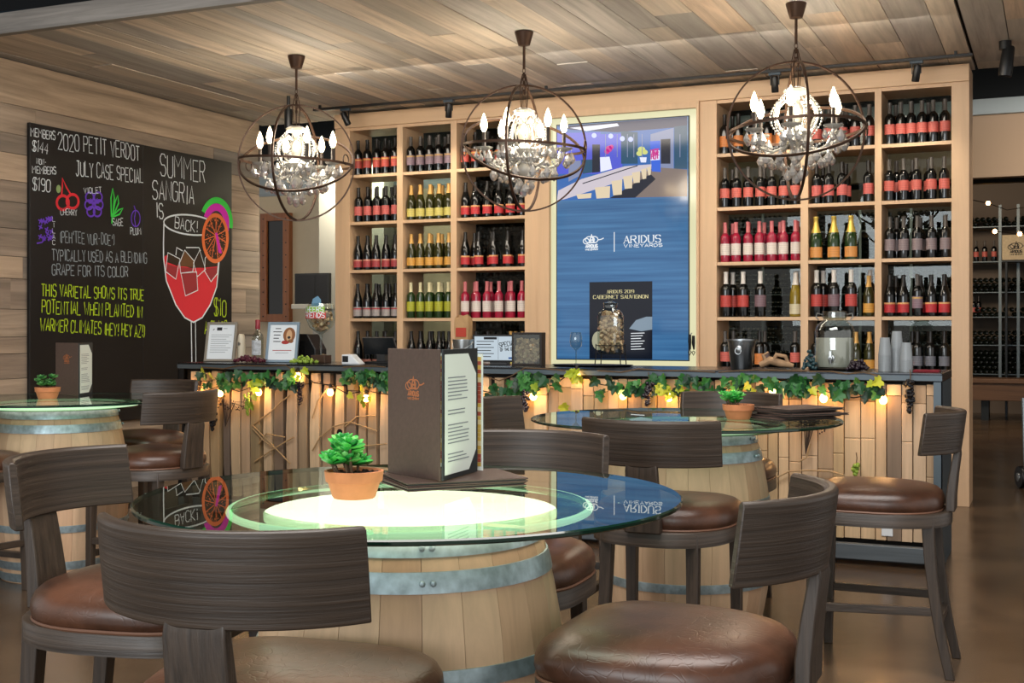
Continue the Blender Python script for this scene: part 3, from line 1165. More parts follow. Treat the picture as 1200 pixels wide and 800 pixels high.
# top edge height measured at both ends of the screen
szt = (zed(653.5, 147.8, VY) + zed(806, 136.2, VY)) / 2
mb = MB()
mb.box(sx0 - 0.008, sx1 + 0.008, VY - 0.01, VY + 0.004, szb - 0.008, szt + 0.008)
mb.build('bezel', BLACK, vs, smooth=0)


def screen_mat():
    m, nt, b = new_mat('screen_blue')
    N, L = nt.nodes.new, nt.links.new
    b.inputs['Base Color'].default_value = (0.002, 0.002, 0.003, 1)
    b.inputs['Roughness'].default_value = 0.1
    tc = N('ShaderNodeTexCoord')
    mp = N('ShaderNodeMapping')
    mp.inputs['Scale'].default_value = (0.5, 1, 16)
    n = N('ShaderNodeTexNoise')
    n.inputs['Scale'].default_value = 2.2
    n.inputs['Detail'].default_value = 8
    L(tc.outputs['Object'], mp.inputs[0])
    L(mp.outputs[0], n.inputs['Vector'])
    r = N('ShaderNodeValToRGB')
    r.color_ramp.elements[0].position, r.color_ramp.elements[0].color = 0.15, S('#235081')
    r.color_ramp.elements[1].position, r.color_ramp.elements[1].color = 0.9, S('#5088b8')
    L(n.outputs['Fac'], r.inputs['Fac'])
    L(r.outputs['Color'], b.inputs['Emission Color'])
    b.inputs['Emission Strength'].default_value = 0.95
    return m


mb = MB()
mb.box(sx0, sx1, VY - 0.013, VY - 0.010, szb, szt)
mb.build('screen', screen_mat(), vs, smooth=0)
VF = lambda a, b, off: Vector((a, VY - 0.0135 - off, b))
vq = lambda pts: [(col(x, VY), zed(x, y, VY)) for x, y in pts]
pm = [glow('pic_' + n, c, 1.1) for n, c in (('navy', '#20294f'), ('violet', '#4c55c8'), ('wall', '#2f62a8'), ('dark', '#141a2c'), ('table', '#c6bdc6'), ('chair', '#d9c7a8'), ('floor', '#7a6c66'),
      ('sign', '#2f5fd0'), ('white', '#dfe2f4'), ('magenta', '#c02a86'), ('yellow', '#c9cf7a'), ('teal', '#1d4a66'), ('grey', '#7d86a6'), ('lamp', '#b6c2ff'))]
NAVY, VIO, WAL, DRK, TAB, CHA, FLO, SIG, WHI, MAG, YEL, TEA, GRY, LAM = range(14)
pic = Ink(VF)
# crop of the picture zoomed 6.667x with origin (640, 120)
pq = lambda pts: vq([(640 + a / 6.667, 120 + b / 6.667) for a, b in pts])
P = lambda pts, m, o: pic.fill(pq(pts), m, o)
top = lambda a: 178 - (a - 90) * 0.069
P([(90, 190), (1105, 112), (1105, 735), (90, 768)], WAL, 0.0002)
P([(90, 190), (1105, 112), (1105, 190), (560, 235), (200, 215)], NAVY, 0.0004)
P([(190, 200), (560, 165), (575, 185), (320, 225)], WHI, 0.0006)
P([(90, 240), (430, 235), (430, 560), (90, 560)], VIO, 0.0005)
P([(590, 225), (720, 235), (720, 480), (590, 480)], TEA, 0.0006)
P([(430, 250), (600, 245), (600, 520), (430, 540)], VIO, 0.00055)
P([(820, 250), (1000, 200), (1000, 520), (820, 520)], GRY, 0.0007)
P([(900, 290), (975, 285), (975, 480), (900, 480)], DRK, 0.0008)
P([(1005, 190), (1105, 180), (1105, 520), (1005, 520)], TEA, 0.0009)
P([(700, 560), (890, 510), (1105, 525), (1105, 735), (640, 745)], FLO, 0.0010)
P([(500, 750), (820, 560), (860, 600), (700, 745)], DRK, 0.0011)
P([(90, 768), (100, 690), (280, 600), (620, 500), (860, 482), (700, 560), (500, 645), (150, 757)], TAB, 0.0013)
pic.line(pq([(290, 635), (430, 590), (640, 520), (720, 495)]), 0.008, DRK, off=0.0015)
P([(200, 460), (275, 455), (275, 570), (180, 620), (180, 470)], GRY, 0.0012)
P([(280, 450), (420, 445), (420, 540), (290, 560)], TEA, 0.00115)
P([(365, 330), (425, 330), (425, 545), (365, 550)], DRK, 0.00118)
P([(425, 430), (500, 425), (520, 520), (430, 545)], WHI, 0.0012)
P([(815, 305), (895, 300), (900, 545), (830, 540)], SIG, 0.0014)
P([(820, 380), (892, 375), (892, 450), (820, 455)], WHI, 0.0016)
pic.text('WHERE', pq([(822, 418)])[0], pq([(890, 413)])[0], 0.05, 0.01, MAG, 0.0018)
pic.text('HOT', pq([(826, 446)])[0], pq([(888, 441)])[0], 0.045, 0.01, MAG, 0.0018)
for cx_, cy_, r_ in ((495, 365, 26), (480, 385, 20), (515, 350, 18)):
    P(ell(cx_, cy_, r_, r_, 12), MAG, 0.0017)
for cx_, cy_, r_ in ((750, 370, 30), (735, 400, 26), (775, 390, 24)):
    P(ell(cx_, cy_, r_, r_ * .8, 12), YEL, 0.0017)
P([(735, 430), (790, 430), (785, 470), (745, 470)], WHI, 0.0016)
for cx_, cy_ in ((380, 260), (510, 265), (600, 285), (665, 290)):
    P(ell(cx_, cy_, 20, 20, 12), LAM, 0.0018)
for (xa, ya, xb, yb) in ((385, 660, 505, 750), (515, 610, 600, 725), (605, 575, 680, 675), (675, 545, 740, 630), (745, 520, 790, 600), (790, 505, 825, 570), (240, 715, 360, 752)):
    P([(xa, ya + 6), (xb, ya - 6), (xb - 4, yb - 4), (xa + 14, yb + 2)], CHA, 0.0019)
for xx in (470, 560, 640, 690, 755, 1050):
    pic.line(pq([(xx, 250), (xx, 430)]), 0.006, GRY, off=0.00195)
pic.build('picture', pm, vs)
inkw = glow('type_white', '#eef3f8', 0.95)
inky = glow('type_cream', '#e8dca2', 0.95)
ink = Ink(VF)
sc_ = col(706, VY) - col(684, VY)
emblem(ink, col(694, VY), zed(694, 286.5, VY), sc_ * 0.8, 0.008)
ink.line(vq([(720.5, 272), (720.5, 295)]), 0.007)
ink.build('emblem', inkw, vs)


def vtext(t, xa, xb, y, h, name, m):
    ink = Ink(VF)
    hz = h / FPX * dep((xa + xb) / 2, VY)
    ink.serif(t, (col(xa, VY), zed(xa, y, VY)), (col(xb, VY), zed(xa, y, VY)), hz, 0, 0.002)
    return ink.build(name, m, vs)


vtext('ARIDUS', 732, 777, 285, 8.5, 'lettering', inkw)
ink = Ink(VF)
ink.text('VINEYARDS', (col(732, VY), zed(732, 290, VY)), (col(778, VY), zed(732, 290, VY)), .024, .0055, 0, .002)
ink.build('lettering', inkw, vs)
mb = MB()
mb.box(col(691.5, VY), col(765, VY), VY - 0.0145, VY - 0.0131, szb + 0.002, zed(728, 330, VY))
mb.build('poster', glow('poster_night', '#0c1626', 0.8), vs, smooth=0)
vtext('ARIDUS 2019', 712, 744.5, 343.5, 3.6, 'lettering', inky)
vtext('CABERNET SAUVIGNON', 696, 761, 350, 4.0, 'lettering', inky)
ink = Ink(VF)
ink.fill(vq([(738, 385), (746, 375), (758, 371), (765, 371), (765, 386), (752, 388)]), 0, 0.0025)
ink.build('poster_art', glow('art_grey', '#8fa3b4', 0.8), vs)
ink = Ink(VF)
for k in range(7):
    ink.line(vq([(740, 390.5 + k * 3.1), (756 - (k % 3) * 2, 390 + k * 3.1)]), 0.006, 0, off=0.0025)
ink.build('lettering', inkw, vs)
ink = Ink(VF)
ink.fill(vq(ell(702, 399, 7.5, 11, 18)), 0, 0.0022)
ink.build('poster_emblem', glow('art_cream', '#b9b79a', 0.8), vs)
# ================================================================ BAR COUNTER
BY, BH = 7.0, 1.05
bx0, bx1 = col(213, BY), col(1105, BY)
bar = thing('bar_counter', 'long bar counter faced with upright barrel staves and a dark steel top', 'counter', ((bx0 + bx1) / 2, BY, 0))
hx = (bx1 - bx0) / 2
rs = random.Random(4)
mb = MB()
x = -hx + 0.09
while x < hx - 0.06:
    w = rs.choice([0.055, 0.065, 0.075, 0.085])
    if x + w > hx - 0.012:
        w = hx - 0.012 - x
    left = x < 0.0
    dy = rs.uniform(-0.012, 0.012)
    t = rs.uniform(0, 0.012)
    zt = BH - 0.055 - rs.uniform(0, 0.012)
    zc = zt - rs.choice([0.06, 0.075, 0.1])
    if left:
        # tapered staves, narrow ends and a wide belly
        e = 0.011
        rings = []
        for z, k, bow in ((0.13, e * 1.2, 0.0), (0.35, 0.002, -0.008), (0.6, 0.0, -0.012), (0.85, 0.004, -0.004), (zc - .004, e, 0.004)):
            rings.append([(x + k, 0.03, z), (x + k, dy + bow - 0.008, z), (x + w - k, dy + bow - 0.008, z), (x + w - k, 0.03, z)])
        mb.rings(rings)
        mb.box(x + e, x + w - e, dy - 0.014 - t, 0.03, zc, zt)
        x += w + rs.uniform(0.010, 0.026)
    else:
        zm = rs.uniform(0.42, 0.7)
        mb.rings([[(x, dy - t - o_, z), (x + w, dy - t - o_, z), (x + w, 0.03, z), (x, 0.03, z)] for z, o_ in ((0.13, 0), (zm, 0), (zm + .004, -.006), (zm + .008, 0), (zc - .002, .002))])
        mb.box(x, x + w, dy - 0.012, 0.03, zc, zt)
        x += w + rs.uniform(0.001, 0.006)
W_STAVE = wood('bar_staves', ['#bfa07c', '#a58a6c', '#7d6a58', '#c8ab86', '#94805f', '#bda284', '#73655a', '#b0956f', '#d0b591', '#9b8468'], 'z', 0.62, 0.9, True, 0.22, bump=0.3)
mb.build('stave_front', W_STAVE, bar, smooth=0, bevel=0.002)
mb = MB()
mb.box(-hx + 0.02, hx - 0.02, 0.035, 0.55, 0.0, BH - 0.05)
mb.build('body', mat('bar_core', '#120e0b', 0.8), bar, smooth=0)
mb = MB()
mb.box(-hx, hx, -0.045, 0.62, BH - 0.045, BH)
mb.build('countertop', mat('zinc_top', '#33363a', 0.22, 0.85, noise=0.2, nscale=8), bar, smooth=0, bevel=0.003)
EDGE = mat('steel_edge', '#59646b', 0.5, 0.7)
mb = MB()
mb.box(-hx, -hx + 0.05, -0.04, -0.034, 0.0, BH - 0.046)
mb.box(-hx, -hx + 0.006, -0.04, 0.6, 0.0, BH - 0.046)
mb.build('end_post', DSTEEL, bar, smooth=0)
mb = MB()
mb.box(hx - 0.045, hx, -0.04, -0.034, 0.0, BH - 0.046)
mb.box(hx - 0.006, hx, -0.04, 0.6, 0.0, BH - 0.046)
mb.build('end_post', EDGE, bar, smooth=0)
mb = MB()
mb.box(-hx, hx, -0.049, -0.046, BH - 0.04, BH - 0.012)
mb.build('front_edge', EDGE, bar, smooth=0)
mb = MB()
mb.box(-hx + 0.05, hx - 0.05, -0.10, -0.05, 0.03, 0.115)
mb.build('foot_rail', wood('rail_wood', ['#4b5257', '#5f676c'], 'x', 0.45, 1, False, 0.3), bar, smooth=0, bevel=0.005)
mb = MB()
px = col(1040, BY) - (bx0 + bx1) / 2
mb.box(px - 0.03, px + 0.03, -0.02, -0.012, 0.155, 0.225)
mb.build('outlet', mat('white_plastic', '#d9dde0', 0.4), bar, smooth=0, bevel=0.003)
mb = MB()
mb.lathe([(0.022, 0), (0.022, 0.006), (0, 0.006)], 14, 0, T(col(400, BY) - (bx0 + bx1) / 2, -0.016, zed(400, 506, BY)) @ R(PI / 2, 'X'))
mb.build('bung_hole', BLACK, bar)

# ---------------------------------------------------------------- string lights, garlands, grapes, twigs on the bar front
BULB = mat('warm_bulb', '#ffd9a0', 0.3, emit=30, ehex='#ffb45e')
sl = thing('string_light', 'string of warm globe bulbs along the bar front', 'string lights', (0, 0, 0))
LB = [(228, 458), (258, 461), (303, 460), (349, 441), (387, 460), (429, 467), (487, 462), (552, 464), (625, 465), (676, 440), (730, 464), (784, 466), (862, 462), (906, 460), (965, 467), (1035, 469)]
LYL = BY - 0.055
pts = []
for i, (a, b) in enumerate(LB):
    pts.append(at(a, b - 9, LYL + .008))
    if i < len(LB) - 1:
        a2, b2 = LB[i + 1]
        m_ = at((a + a2) / 2, (b + b2) / 2 - 2, LYL + .008)
        pts.append(m_)
mb = MB()
mb.tube(pts, 0.0035, 5)
mb.build('cord', BLACK, sl)
for a, b in LB:
    p = at(a, b, LYL)
    mb = MB()
    mb.lathe([(0.011, 0.026), (0.011, 0.055), (0.006, 0.06), (0, 0.06)], 10, 0, Matrix.Translation(p))
    so = mb.build('socket', BLACK, sl)
    mb = MB()
    mb.lathe([(0, -0.022), (0.012, -0.019), (0.02, -0.008), (0.022, 0.002), (0.018, 0.014), (0.011, 0.026)], 12, 0, Matrix.Translation(p))
    mb.build('bulb', BULB, sl)
    l = bpy.data.lights.new('bulb_light', 'POINT')
    l.energy, l.color, l.shadow_soft_size = 1.1, (1.0, 0.58, 0.25), 0.02
    lo = bpy.data.objects.new('bulb_light', l)
    SC.collection.objects.link(lo)
    lo.location = p + Vector((0, -0.03, 0))
    lo.parent = sl


def leaf_shape(mb, c, s, rot, m=0):
    """a five-lobed vine leaf, folded along its midrib"""
    out = [(0, 0, 0), (.22, -.12), (.5, .0), (.42, .28), (.56, .5), (.3, .58), (.22, .82), (0, 1.05)]
    right = [(x, y) for x, y in [(.22, -.12), (.5, .02), (.40, .26), (.56, .48), (.28, .58), (.20, .84)]]
    vs = [(0, 0, 0), (0, 1.05, -.1), (0, .5, .05)]
    for sg in (1, -1):
        for x, y in right:
            vs.append((sg * x, y, -.22 * abs(x) - .1 * y))
    fs = []
    a = [0] + [3 + i for i in range(6)] + [1]
    b = [0] + [9 + i for i in range(6)] + [1]
    for i in range(7):
        fs.append((2, a[i], a[i + 1]))
        fs.append((2, b[i + 1], b[i]))
    M = Matrix.Translation(c) @ Euler(rot).to_matrix().to_4x4() @ Matrix.Scale(s, 4)
    mb.add(vs, fs, m, M)


LEAF = wood('vine_leaves', ['#1b4020', '#265a2b', '#2f6b30', '#143220', '#3d7a36', '#1f4c2a'], 'x', 0.5, 0.3, True, 0.15, bump=0.1)
LEAF_LIT = wood('yellow_lit_leaves', ['#a8b52a', '#8fa52a', '#c4c238'], 'x', 0.5, 0.3, True, 0.15, bump=0.1)  # yellow leaves; the nearby bulbs' light is put into their colour
STEM = mat('vine_stem', '#5a4630', 0.7)
rg = random.Random(9)


def garland(label, path, n, spread, yellow=(), group=None):
    """path: photo points along the counter's front edge"""
    r = thing('leaf_garland', label, 'garland', at(path[0][0], path[0][1], BY - 0.07), 0, group)
    o = r.location
    P3 = [at(a, b, BY - 0.055) - o for a, b in path]
    mb = MB()
    mb.tube(P3, 0.004, 6)
    mb.build('vine', STEM, r)
    ml, my = MB(), MB()
    for k in range(int(n * 1.15)):
        t = rg.random() * (len(P3) - 1)
        i = min(int(t), len(P3) - 2)
        p = P3[i].lerp(P3[i + 1], t - i) + Vector((rg.uniform(-.02, .02), -rg.uniform(.008, .04), -.025 - rg.uniform(0, spread)))
        leaf_shape(ml, p, rg.uniform(.045, .075), (PI / 2 + PI + rg.uniform(-.5, .7), rg.uniform(-.9, .9), rg.uniform(-.6, .6)))
    for a, b, k in yellow:
        for q in range(max(1, int(k * .7))):
            p = at(a + rg.uniform(-6, 6), b + rg.uniform(-6, 6), BY - 0.085 - rg.uniform(0, .03)) - o
            leaf_shape(my, p, rg.uniform(.04, .065), (PI / 2 + PI + rg.uniform(-.6, .6), rg.uniform(-1.2, 1.2), rg.uniform(-.8, .8)))
    ml.build('leaves', LEAF, r, smooth=0)
    if my.v:
        my.build('yellow_lit_leaves', LEAF_LIT, r, smooth=0)
    return r


garland('leafy vine garland on the bar front below the framed notices', [(236, 430), (262, 432), (280, 428), (310, 429), (335, 428), (347, 436)], 46, .10, ((240, 436, 3), (297, 452, 6), (292, 468, 4), (349, 436, 9)))
garland('leafy vine garland on the bar front just left of the standing menu', [(402, 430), (420, 429), (440, 429), (452, 430)], 30, .09, ((412, 466, 2), (428, 470, 5), (424, 456, 3)))
garland('leafy vine garland hanging on the bar front right of the standing menu', [(566, 440), (585, 446), (600, 440), (615, 431), (640, 432), (662, 434)], 34, .09, ((674, 438, 12), (622, 448, 2)))
garland('leafy vine garland on the bar front below the video screen', [(700, 434), (728, 436), (748, 432), (775, 434), (805, 434), (838, 436)], 48, .10, ((776, 452, 5), (790, 460, 7), (664, 470, 2)))
garland('leafy vine garland on the bar front below the steel ice bucket', [(842, 436), (868, 434), (900, 433), (925, 434), (945, 434)], 40, .09, ((880, 455, 3),))
garland('leafy vine garland on the bar front below the drink dispenser', [(948, 435), (975, 435), (992, 438), (1012, 436), (1030, 440)], 24, .09, ((955, 452, 2), (1027, 450, 4)))

GRAPE_D = mat('grape_dark', '#1d0f1c', 0.3)
GRAPE_K = mat('grape_black', '#0d0a10', 0.3)
GRAPE_R = mat('grape_red', '#4c1626', 0.3)
GRAPE_G = mat('grape_green', '#86a03a', 0.35)
GRAPE_T = mat('grape_teal', '#1f3d42', 0.35)


def bunch(label, c, m, n, rx, rz, gr=0.011, flat=False):
    r = thing('grape_bunch', label, 'grapes', c)
    rr = random.Random(n + int(abs(c[0]) * 100))
    mb = MB()
    for k in range(n):
        if flat:
            a, q = rr.uniform(0, 2 * PI), rr.random() ** .5
            h = rz * (1 - q * q) * rr.uniform(.2, 1)
            p = (rx * q * math.cos(a), .05 * q * math.sin(a), gr + h)
        else:
            t = rr.random()
            w = rx * (1 - 0.75 * t)
            a, q = rr.uniform(0, 2 * PI), rr.random() ** .5
            p = (w * q * math.cos(a), w * q * math.sin(a) * .6 - .004, -rz * t)
        mb.ball(p, gr * rr.uniform(.85, 1.1), 7, 5)
    mb.build('grapes', m, r)
    mb = MB()
    if flat:
        mb.tube([(rx * .6, 0, .01), (rx * .9, 0, .03), (rx * 1.1, .01, .02)], .003, 5)
    else:
        mb.tube([(0, .01, -.01), (.004, .01, .03), (0, .012, .06)], .003, 5)
    mb.build('stalk', STEM, r)
    return r


GY = BY - 0.09
bunch('dark grape bunch hanging below the grey-framed dog notice', at(352, 447, GY), GRAPE_D, 42, .032, .15)
bunch('black grape bunch hanging low at the bar end behind a stool back', at(250, 484, GY), GRAPE_K, 40, .035, .12)
bunch('slim green grape bunch hanging below the left framed notice', at(290, 460, GY), GRAPE_G, 40, .026, .15, .009)
bunch('dark red grape bunch hanging just right of the standing menu', at(616, 457, GY), GRAPE_D, 40, .034, .14)
bunch('dark grape bunch hanging below the cork jar', at(759, 448, GY), GRAPE_D, 46, .045, .13)
bunch('black grape bunch hanging at the right end of the bar', at(1066, 446, GY), GRAPE_K, 46, .04, .17)
bunch('small green grape bunch hanging low on the bar front', at(1003, 543, GY + .03), GRAPE_G, 24, .03, .06)
bunch('dark red grape bunch lying between the two framed notices', (col(292, 7.13), 7.13, BH), GRAPE_R, 70, .13, .035, .012, True)
bunch('light green grape bunch lying on the bar before the black box', (col(356, 7.1), 7.1, BH), GRAPE_G, 70, .11, .045, .010, True)
bunch('teal grape bunch lying left of the drink dispenser', (col(949, 7.2), 7.2, BH), GRAPE_T, 46, .04, .11, .011, True)
bunch('dark grape bunch lying right of the drink dispenser', (col(1005, 7.12), 7.12, BH), GRAPE_D, 50, .06, .06, .011, True)
# dried berry sprays pinned to the bar
rr = random.Random(31)
for lab, (a, b), hgt in (('dry berry spray on the bar front above the low black grapes', (268, 470), 30), ('dry berry spray on the bar front under the second table', (948, 492), 40)):
    r = thing('dry_spray', lab, 'dried flowers', at(a, b, BY - .06))
    o = r.location
    mb, mk = MB(), MB()
    for k in range(16):
        q = at(a + rr.uniform(-20, 22), b + rr.uniform(-6, 12), BY - .06 - rr.uniform(0, .03)) - o
        mb.tube([at(a - 4, b + hgt, BY - .06) - o, q * .4, q], .0018, 4)
        for j in range(5):
            mk.ball(q + Vector((rr.uniform(-.02, .02), rr.uniform(-.01, .01), rr.uniform(-.02, .02))), .005, 5, 4)
    mb.build('twigs', mat('dry_twig', '#3d3028', .8), r)
    mk.build('berries', mat('dry_berry', '#2b1f22', .7), r)
# loose curly twigs
TW = mat('pale_twig', '#a78a63', 0.7)
for lab, lines in (('curly twig looping on the bar front left of the terracotta pot', [[(296, 502), (310, 517), (322, 525)], [(303, 520), (312, 508), (334, 512)], [(296, 498), (318, 482), (330, 470), (340, 463)]]),
                   ('crossed pale twigs on the bar front above the round glass table', [[(296, 498), (318, 520), (340, 543)], [(298, 541), (322, 525), (344, 512)]]),
                   ('long arching twig on the bar front beside the bung hole', [[(366, 528), (375, 512), (390, 500), (410, 494), (428, 500), (442, 505)], [(366, 490), (372, 470), (384, 455)], [(407, 520), (430, 522), (452, 520)], [(404, 500), (418, 488), (440, 487)]]),
                   ('wavy pale twig on the bar front below the menu stack', [[(905, 562), (925, 552), (948, 551), (972, 552), (990, 557)], [(936, 541), (945, 536), (950, 520)]])):
    r = thing('curly_twig', lab, 'twig', at(lines[0][0][0], lines[0][0][1], BY - .05))
    for ln in lines:
        mb = MB()
        mb.tube([at(a, b, BY - .045) - r.location for a, b in ln], .005, 6)
        mb.build('branch', TW, r)

# ================================================================ THINGS ON THE BAR
PAPER = mat('paper_white', '#dfe6ea', 0.7)
INKK = mat('print_black', '#26282c', 0.8)
INKG = mat('print_grey', '#7d858c', 0.8)


def local(M):
    return lambda a, b, off: M @ Vector((a, -off, b))


def frame_stand(label, xa, xb, Y, ytop, ybot, fm, art, lean, rz):
    X0, X1 = col(xa, Y), col(xb, Y)
    r = thing('picture_frame', label, 'frame', ((X0 + X1) / 2, Y, BH), rz)
    w, h = 0.235, 0.29
    M = R(lean, 'X')
    t = 0.018
    mb = MB()
    mb.box(-w / 2, -w / 2 + t, -.012, .008, 0.001, h, 0, M)
    mb.box(w / 2 - t, w / 2, -.012, .008, 0.001, h, 0, M)
    mb.box(-w / 2 + t, w / 2 - t, -.012, .008, 0.001, t, 0, M)
    mb.box(-w / 2 + t, w / 2 - t, -.012, .008, h - t, h, 0, M)
    mb.build('frame', fm, r, smooth=0, bevel=.002)
    mb = MB()
    mb.box(-w / 2 + t, w / 2 - t, -.003, .005, t, h - t, 0, M)
    mb.build('sheet', PAPER, r, smooth=0)
    mb = MB()
    mb.box(-.02, .02, .008, .012, .03, h * .7, 0, M)
    mb.build('easel_back', BLACK, r, smooth=0)
    ink = Ink(lambda a, b, off: M @ Vector((a, -.0035 - off, b)))
    art(ink, w, h)
    ink.build('print', [INKK, INKG, mat('print_brown', '#8a5a38', .8), mat('print_red', '#a33a34', .8), mat('print_tan', '#c9a27a', .8)], r)
    return r


def art_letter(ink, w, h):
    ink.fill([(-.04, h * .79), (0, h * .79), (0, h * .87), (-.04, h * .87)], 0)
    ink.line([(-.07, h * .8), (-.06, h * .83)], .006, 0)
    ink.line([(.01, h * .84), (.04, h * .84)], .004, 1)
    for k in range(9):
        ink.line([(-.08, h * (.68 - k * .055)), (.08 - (k % 3) * .02, h * (.68 - k * .055))], .003, 1)


def art_dog(ink, w, h):
    ink.fill(ell(.045, h * .68, .045, .055, 20), 2)
    ink.fill(ell(.045, h * .66, .022, .045, 16), 4, .0004)
    ink.fill(ell(.045, h * .62, .012, .01, 12), 0, .0008)
    ink.fill(ell(.02, h * .5, .03, .014, 14), 3, .0004)
    ink.fill(ell(.06, h * .53, .02, .014, 14), 2, .0004)
    for k, (a, b) in enumerate(((-.06, -.02), (-.075, -.01), (-.07, -.02), (-.07, -.03), (-.07, -.015))):
        ink.line([(a, h * (.84 - k * .08)), (b, h * (.84 - k * .08))], .006, 0)
    ink.line([(-.07, h * .3), (.07, h * .3)], .005, 3)
    ink.line([(-.05, h * .24), (.05, h * .24)], .003, 1)


frame_stand('pewter picture frame with a typed letter, leftmost on the bar', 238, 276, 7.22, 378, 422, mat('pewter_frame', '#8c8578', .4, .4), art_letter, -.22, .20)
frame_stand('grey-blue picture frame with a dog notice on the bar', 310, 349, 7.22, 375, 424, mat('blue_frame', '#7f92a0', .45, .2), art_dog, -.22, .22)
# wing corkscrew
r = thing('wing_corkscrew', 'pale handled corkscrew standing between the framed notices', 'corkscrew', (col(283, 7.3), 7.3, BH))
mb = MB()
mb.rings([[(a * w_, b * .028, z) for a, b in ell(0, 0, 1, 1, 14)] for z, w_ in ((0.0, .026), (.1, .028), (.16, .026), (.19, .016), (.2, .004))])
mb.build('handle', mat('bone_handle', '#cfc4ac', .45), r)
mb = MB()
mb.lathe([(.012, 0), (.012, .006), (0, .006)], 12, 0, T(0, -.028, .13) @ R(PI / 2, 'X'))
mb.build('rivet', STEEL, r)
# clear spirit bottle
r = thing('spirit_bottle', 'clear glass bottle with red cap behind the red grapes', 'bottle', (col(302, 7.32), 7.32, BH))
mb = MB()
mb.lathe([(0, .004), (.038, 0), (.042, .006), (.042, .17), (.036, .195), (.016, .22), (.015, .27)], 18, cap=False)
mb.build('glass_body', pane_mat('bottle_clear', '#dfe4e2', 1.5, .06, .05), r)
mb = MB()
mb.lathe([(.016, .235), (.017, .24), (.017, .298), (.014, .302), (0, .302)], 14)
mb.build('red_cap', mat('cap_red', '#8f2f38', .4), r)
mb = MB()
mb.lathe([(.0426, .05), (.0426, .155)], 18, 0, None, -PI / 2 - 1.2, -PI / 2 + 1.2)
mb.build('paper_label', mat('label_pale', '#b9bec2', .6, noise=.3, nscale=60), r)
# card terminal box, black
r = thing('black_box', 'black sloping till box on the bar left of the cork goblet', 'till', (col(350, 7.42), 7.42, BH))
mb = MB()
mb.rings([[(-.14, 0, 0), (.14, 0, 0), (.14, 0, .09), (.07, 0, .2), (-.12, 0, .2), (-.14, 0, .16)], [(-.14, .15, 0), (.14, .15, 0), (.14, .15, .09), (.07, .15, .2), (-.12, .15, .2), (-.14, .15, .16)]])
mb.build('housing', BLACK, r, smooth=0, bevel=.006)
mb = MB()
mb.box(-.1, .05, -.003, -.0005, .05, .15)
mb.build('panel', mat('gloss_black', '#08090b', .12), r, smooth=0)

# giant cork goblet with a painted greeting
gx = col(376, 7.3)
r = thing('cork_goblet', 'big wine goblet full of corks with a painted Cheers greeting', 'goblet', (gx, 7.3, BH))
mb = MB()
mb.box(-.055, .06, -.045, .045, 0, .055)
mb.build('wood_base', wood('walnut_block', ['#38271b', '#4a3424'], 'x', .5, 1, False), r, smooth=0, bevel=.004)
GCL = pane_mat('goblet_clear', '#e6ebe8', 1.5, .05, .02)
mb = MB()
mb.lathe([(.04, .056), (.012, .064), (.011, .14), (.013, .2), (.04, .215), (.08, .25), (.1, .3), (.102, .33), (.096, .38), (.085, .415)], 26, cap=False)
mb.build('glass_bowl', GCL, r)
CORK = wood('cork_pieces', ['#cdb08a', '#b0906a', '#dcc29c', '#94765a', '#d0b08a', '#b58f76'], 'z', .8, 1, True, .3)
rk = random.Random(17)
mb = MB()


def cork(mb, p, l=.04, rad=.0105):
    e = Euler((rk.uniform(0, PI), rk.uniform(0, PI), rk.uniform(0, PI)))
    mb.lathe([(rad, -l / 2), (rad, l / 2)], 8, 0, Matrix.Translation(p) @ e.to_matrix().to_4x4())


for k in range(70):
    z = rk.uniform(.235, .35)
    rm = .03 + .05 * min(1, (z - .235) / .06)
    a, q = rk.uniform(0, 2 * PI), rk.random() ** .5
    cork(mb, (rm * q * math.cos(a), rm * q * math.sin(a), z))
co = mb.build('corks', CORK, r)
co['kind'] = 'stuff'


def curved(rad, zc):
    return lambda a, b, off: Vector(((rad + off) * math.sin(a / rad), -(rad + off) * math.cos(a / rad), zc + b))


for txt, zc, rad, hh, wd, mm in (('CHEERS', .352, .104, .035, .17, mat('paint_lime', '#8fbf3a', .6)), ('FRIENDS', .312, .106, .034, .19, mat('paint_red', '#c23a34', .6))):
    ink = Ink(curved(rad, zc))
    ink.fill([(-wd / 2 + wd * k / 10, -.004) for k in range(11)] + [(wd / 2 - wd * k / 10, hh + .006) for k in range(11)], 1)
    ink.text(txt, (-wd / 2 + .008, .002), (wd / 2 - .004, .002), hh, .006, 0, .001)
    ink.build('painted_word', [PAPER, mm], r)
ink = Ink(lambda a, b, off: Vector((a, -.07 - off, b)))
ink.fill([(-.035, .395), (.05, .395), (.045, .44), (.02, .465), (-.02, .445)], 0)
ink.build('paper_topper', [mat('topper_blue', '#6f9bb8', .7)], r)

# card reader
r = thing('card_reader', 'small white card reader stand on the bar', 'card reader', (col(414, 7.16), 7.16, BH), .2)
mb = MB()
mb.rings([[(-.065, -.05, 0), (.065, -.05, 0), (.065, .06, 0), (-.065, .06, 0)], [(-.065, -.05, .065), (.0, -.05, .065), (.0, .06, .065), (-.065, .06, .065)]])
mb.build('body', mat('white_plastic', '#d9dde0', .4), r, smooth=0, bevel=.005)
mb = MB()
mb.box(-.058, -.018, -.0535, -.051, .015, .055)
mb.build('display', mat('gloss_black', '#08090b', .12), r, smooth=0)
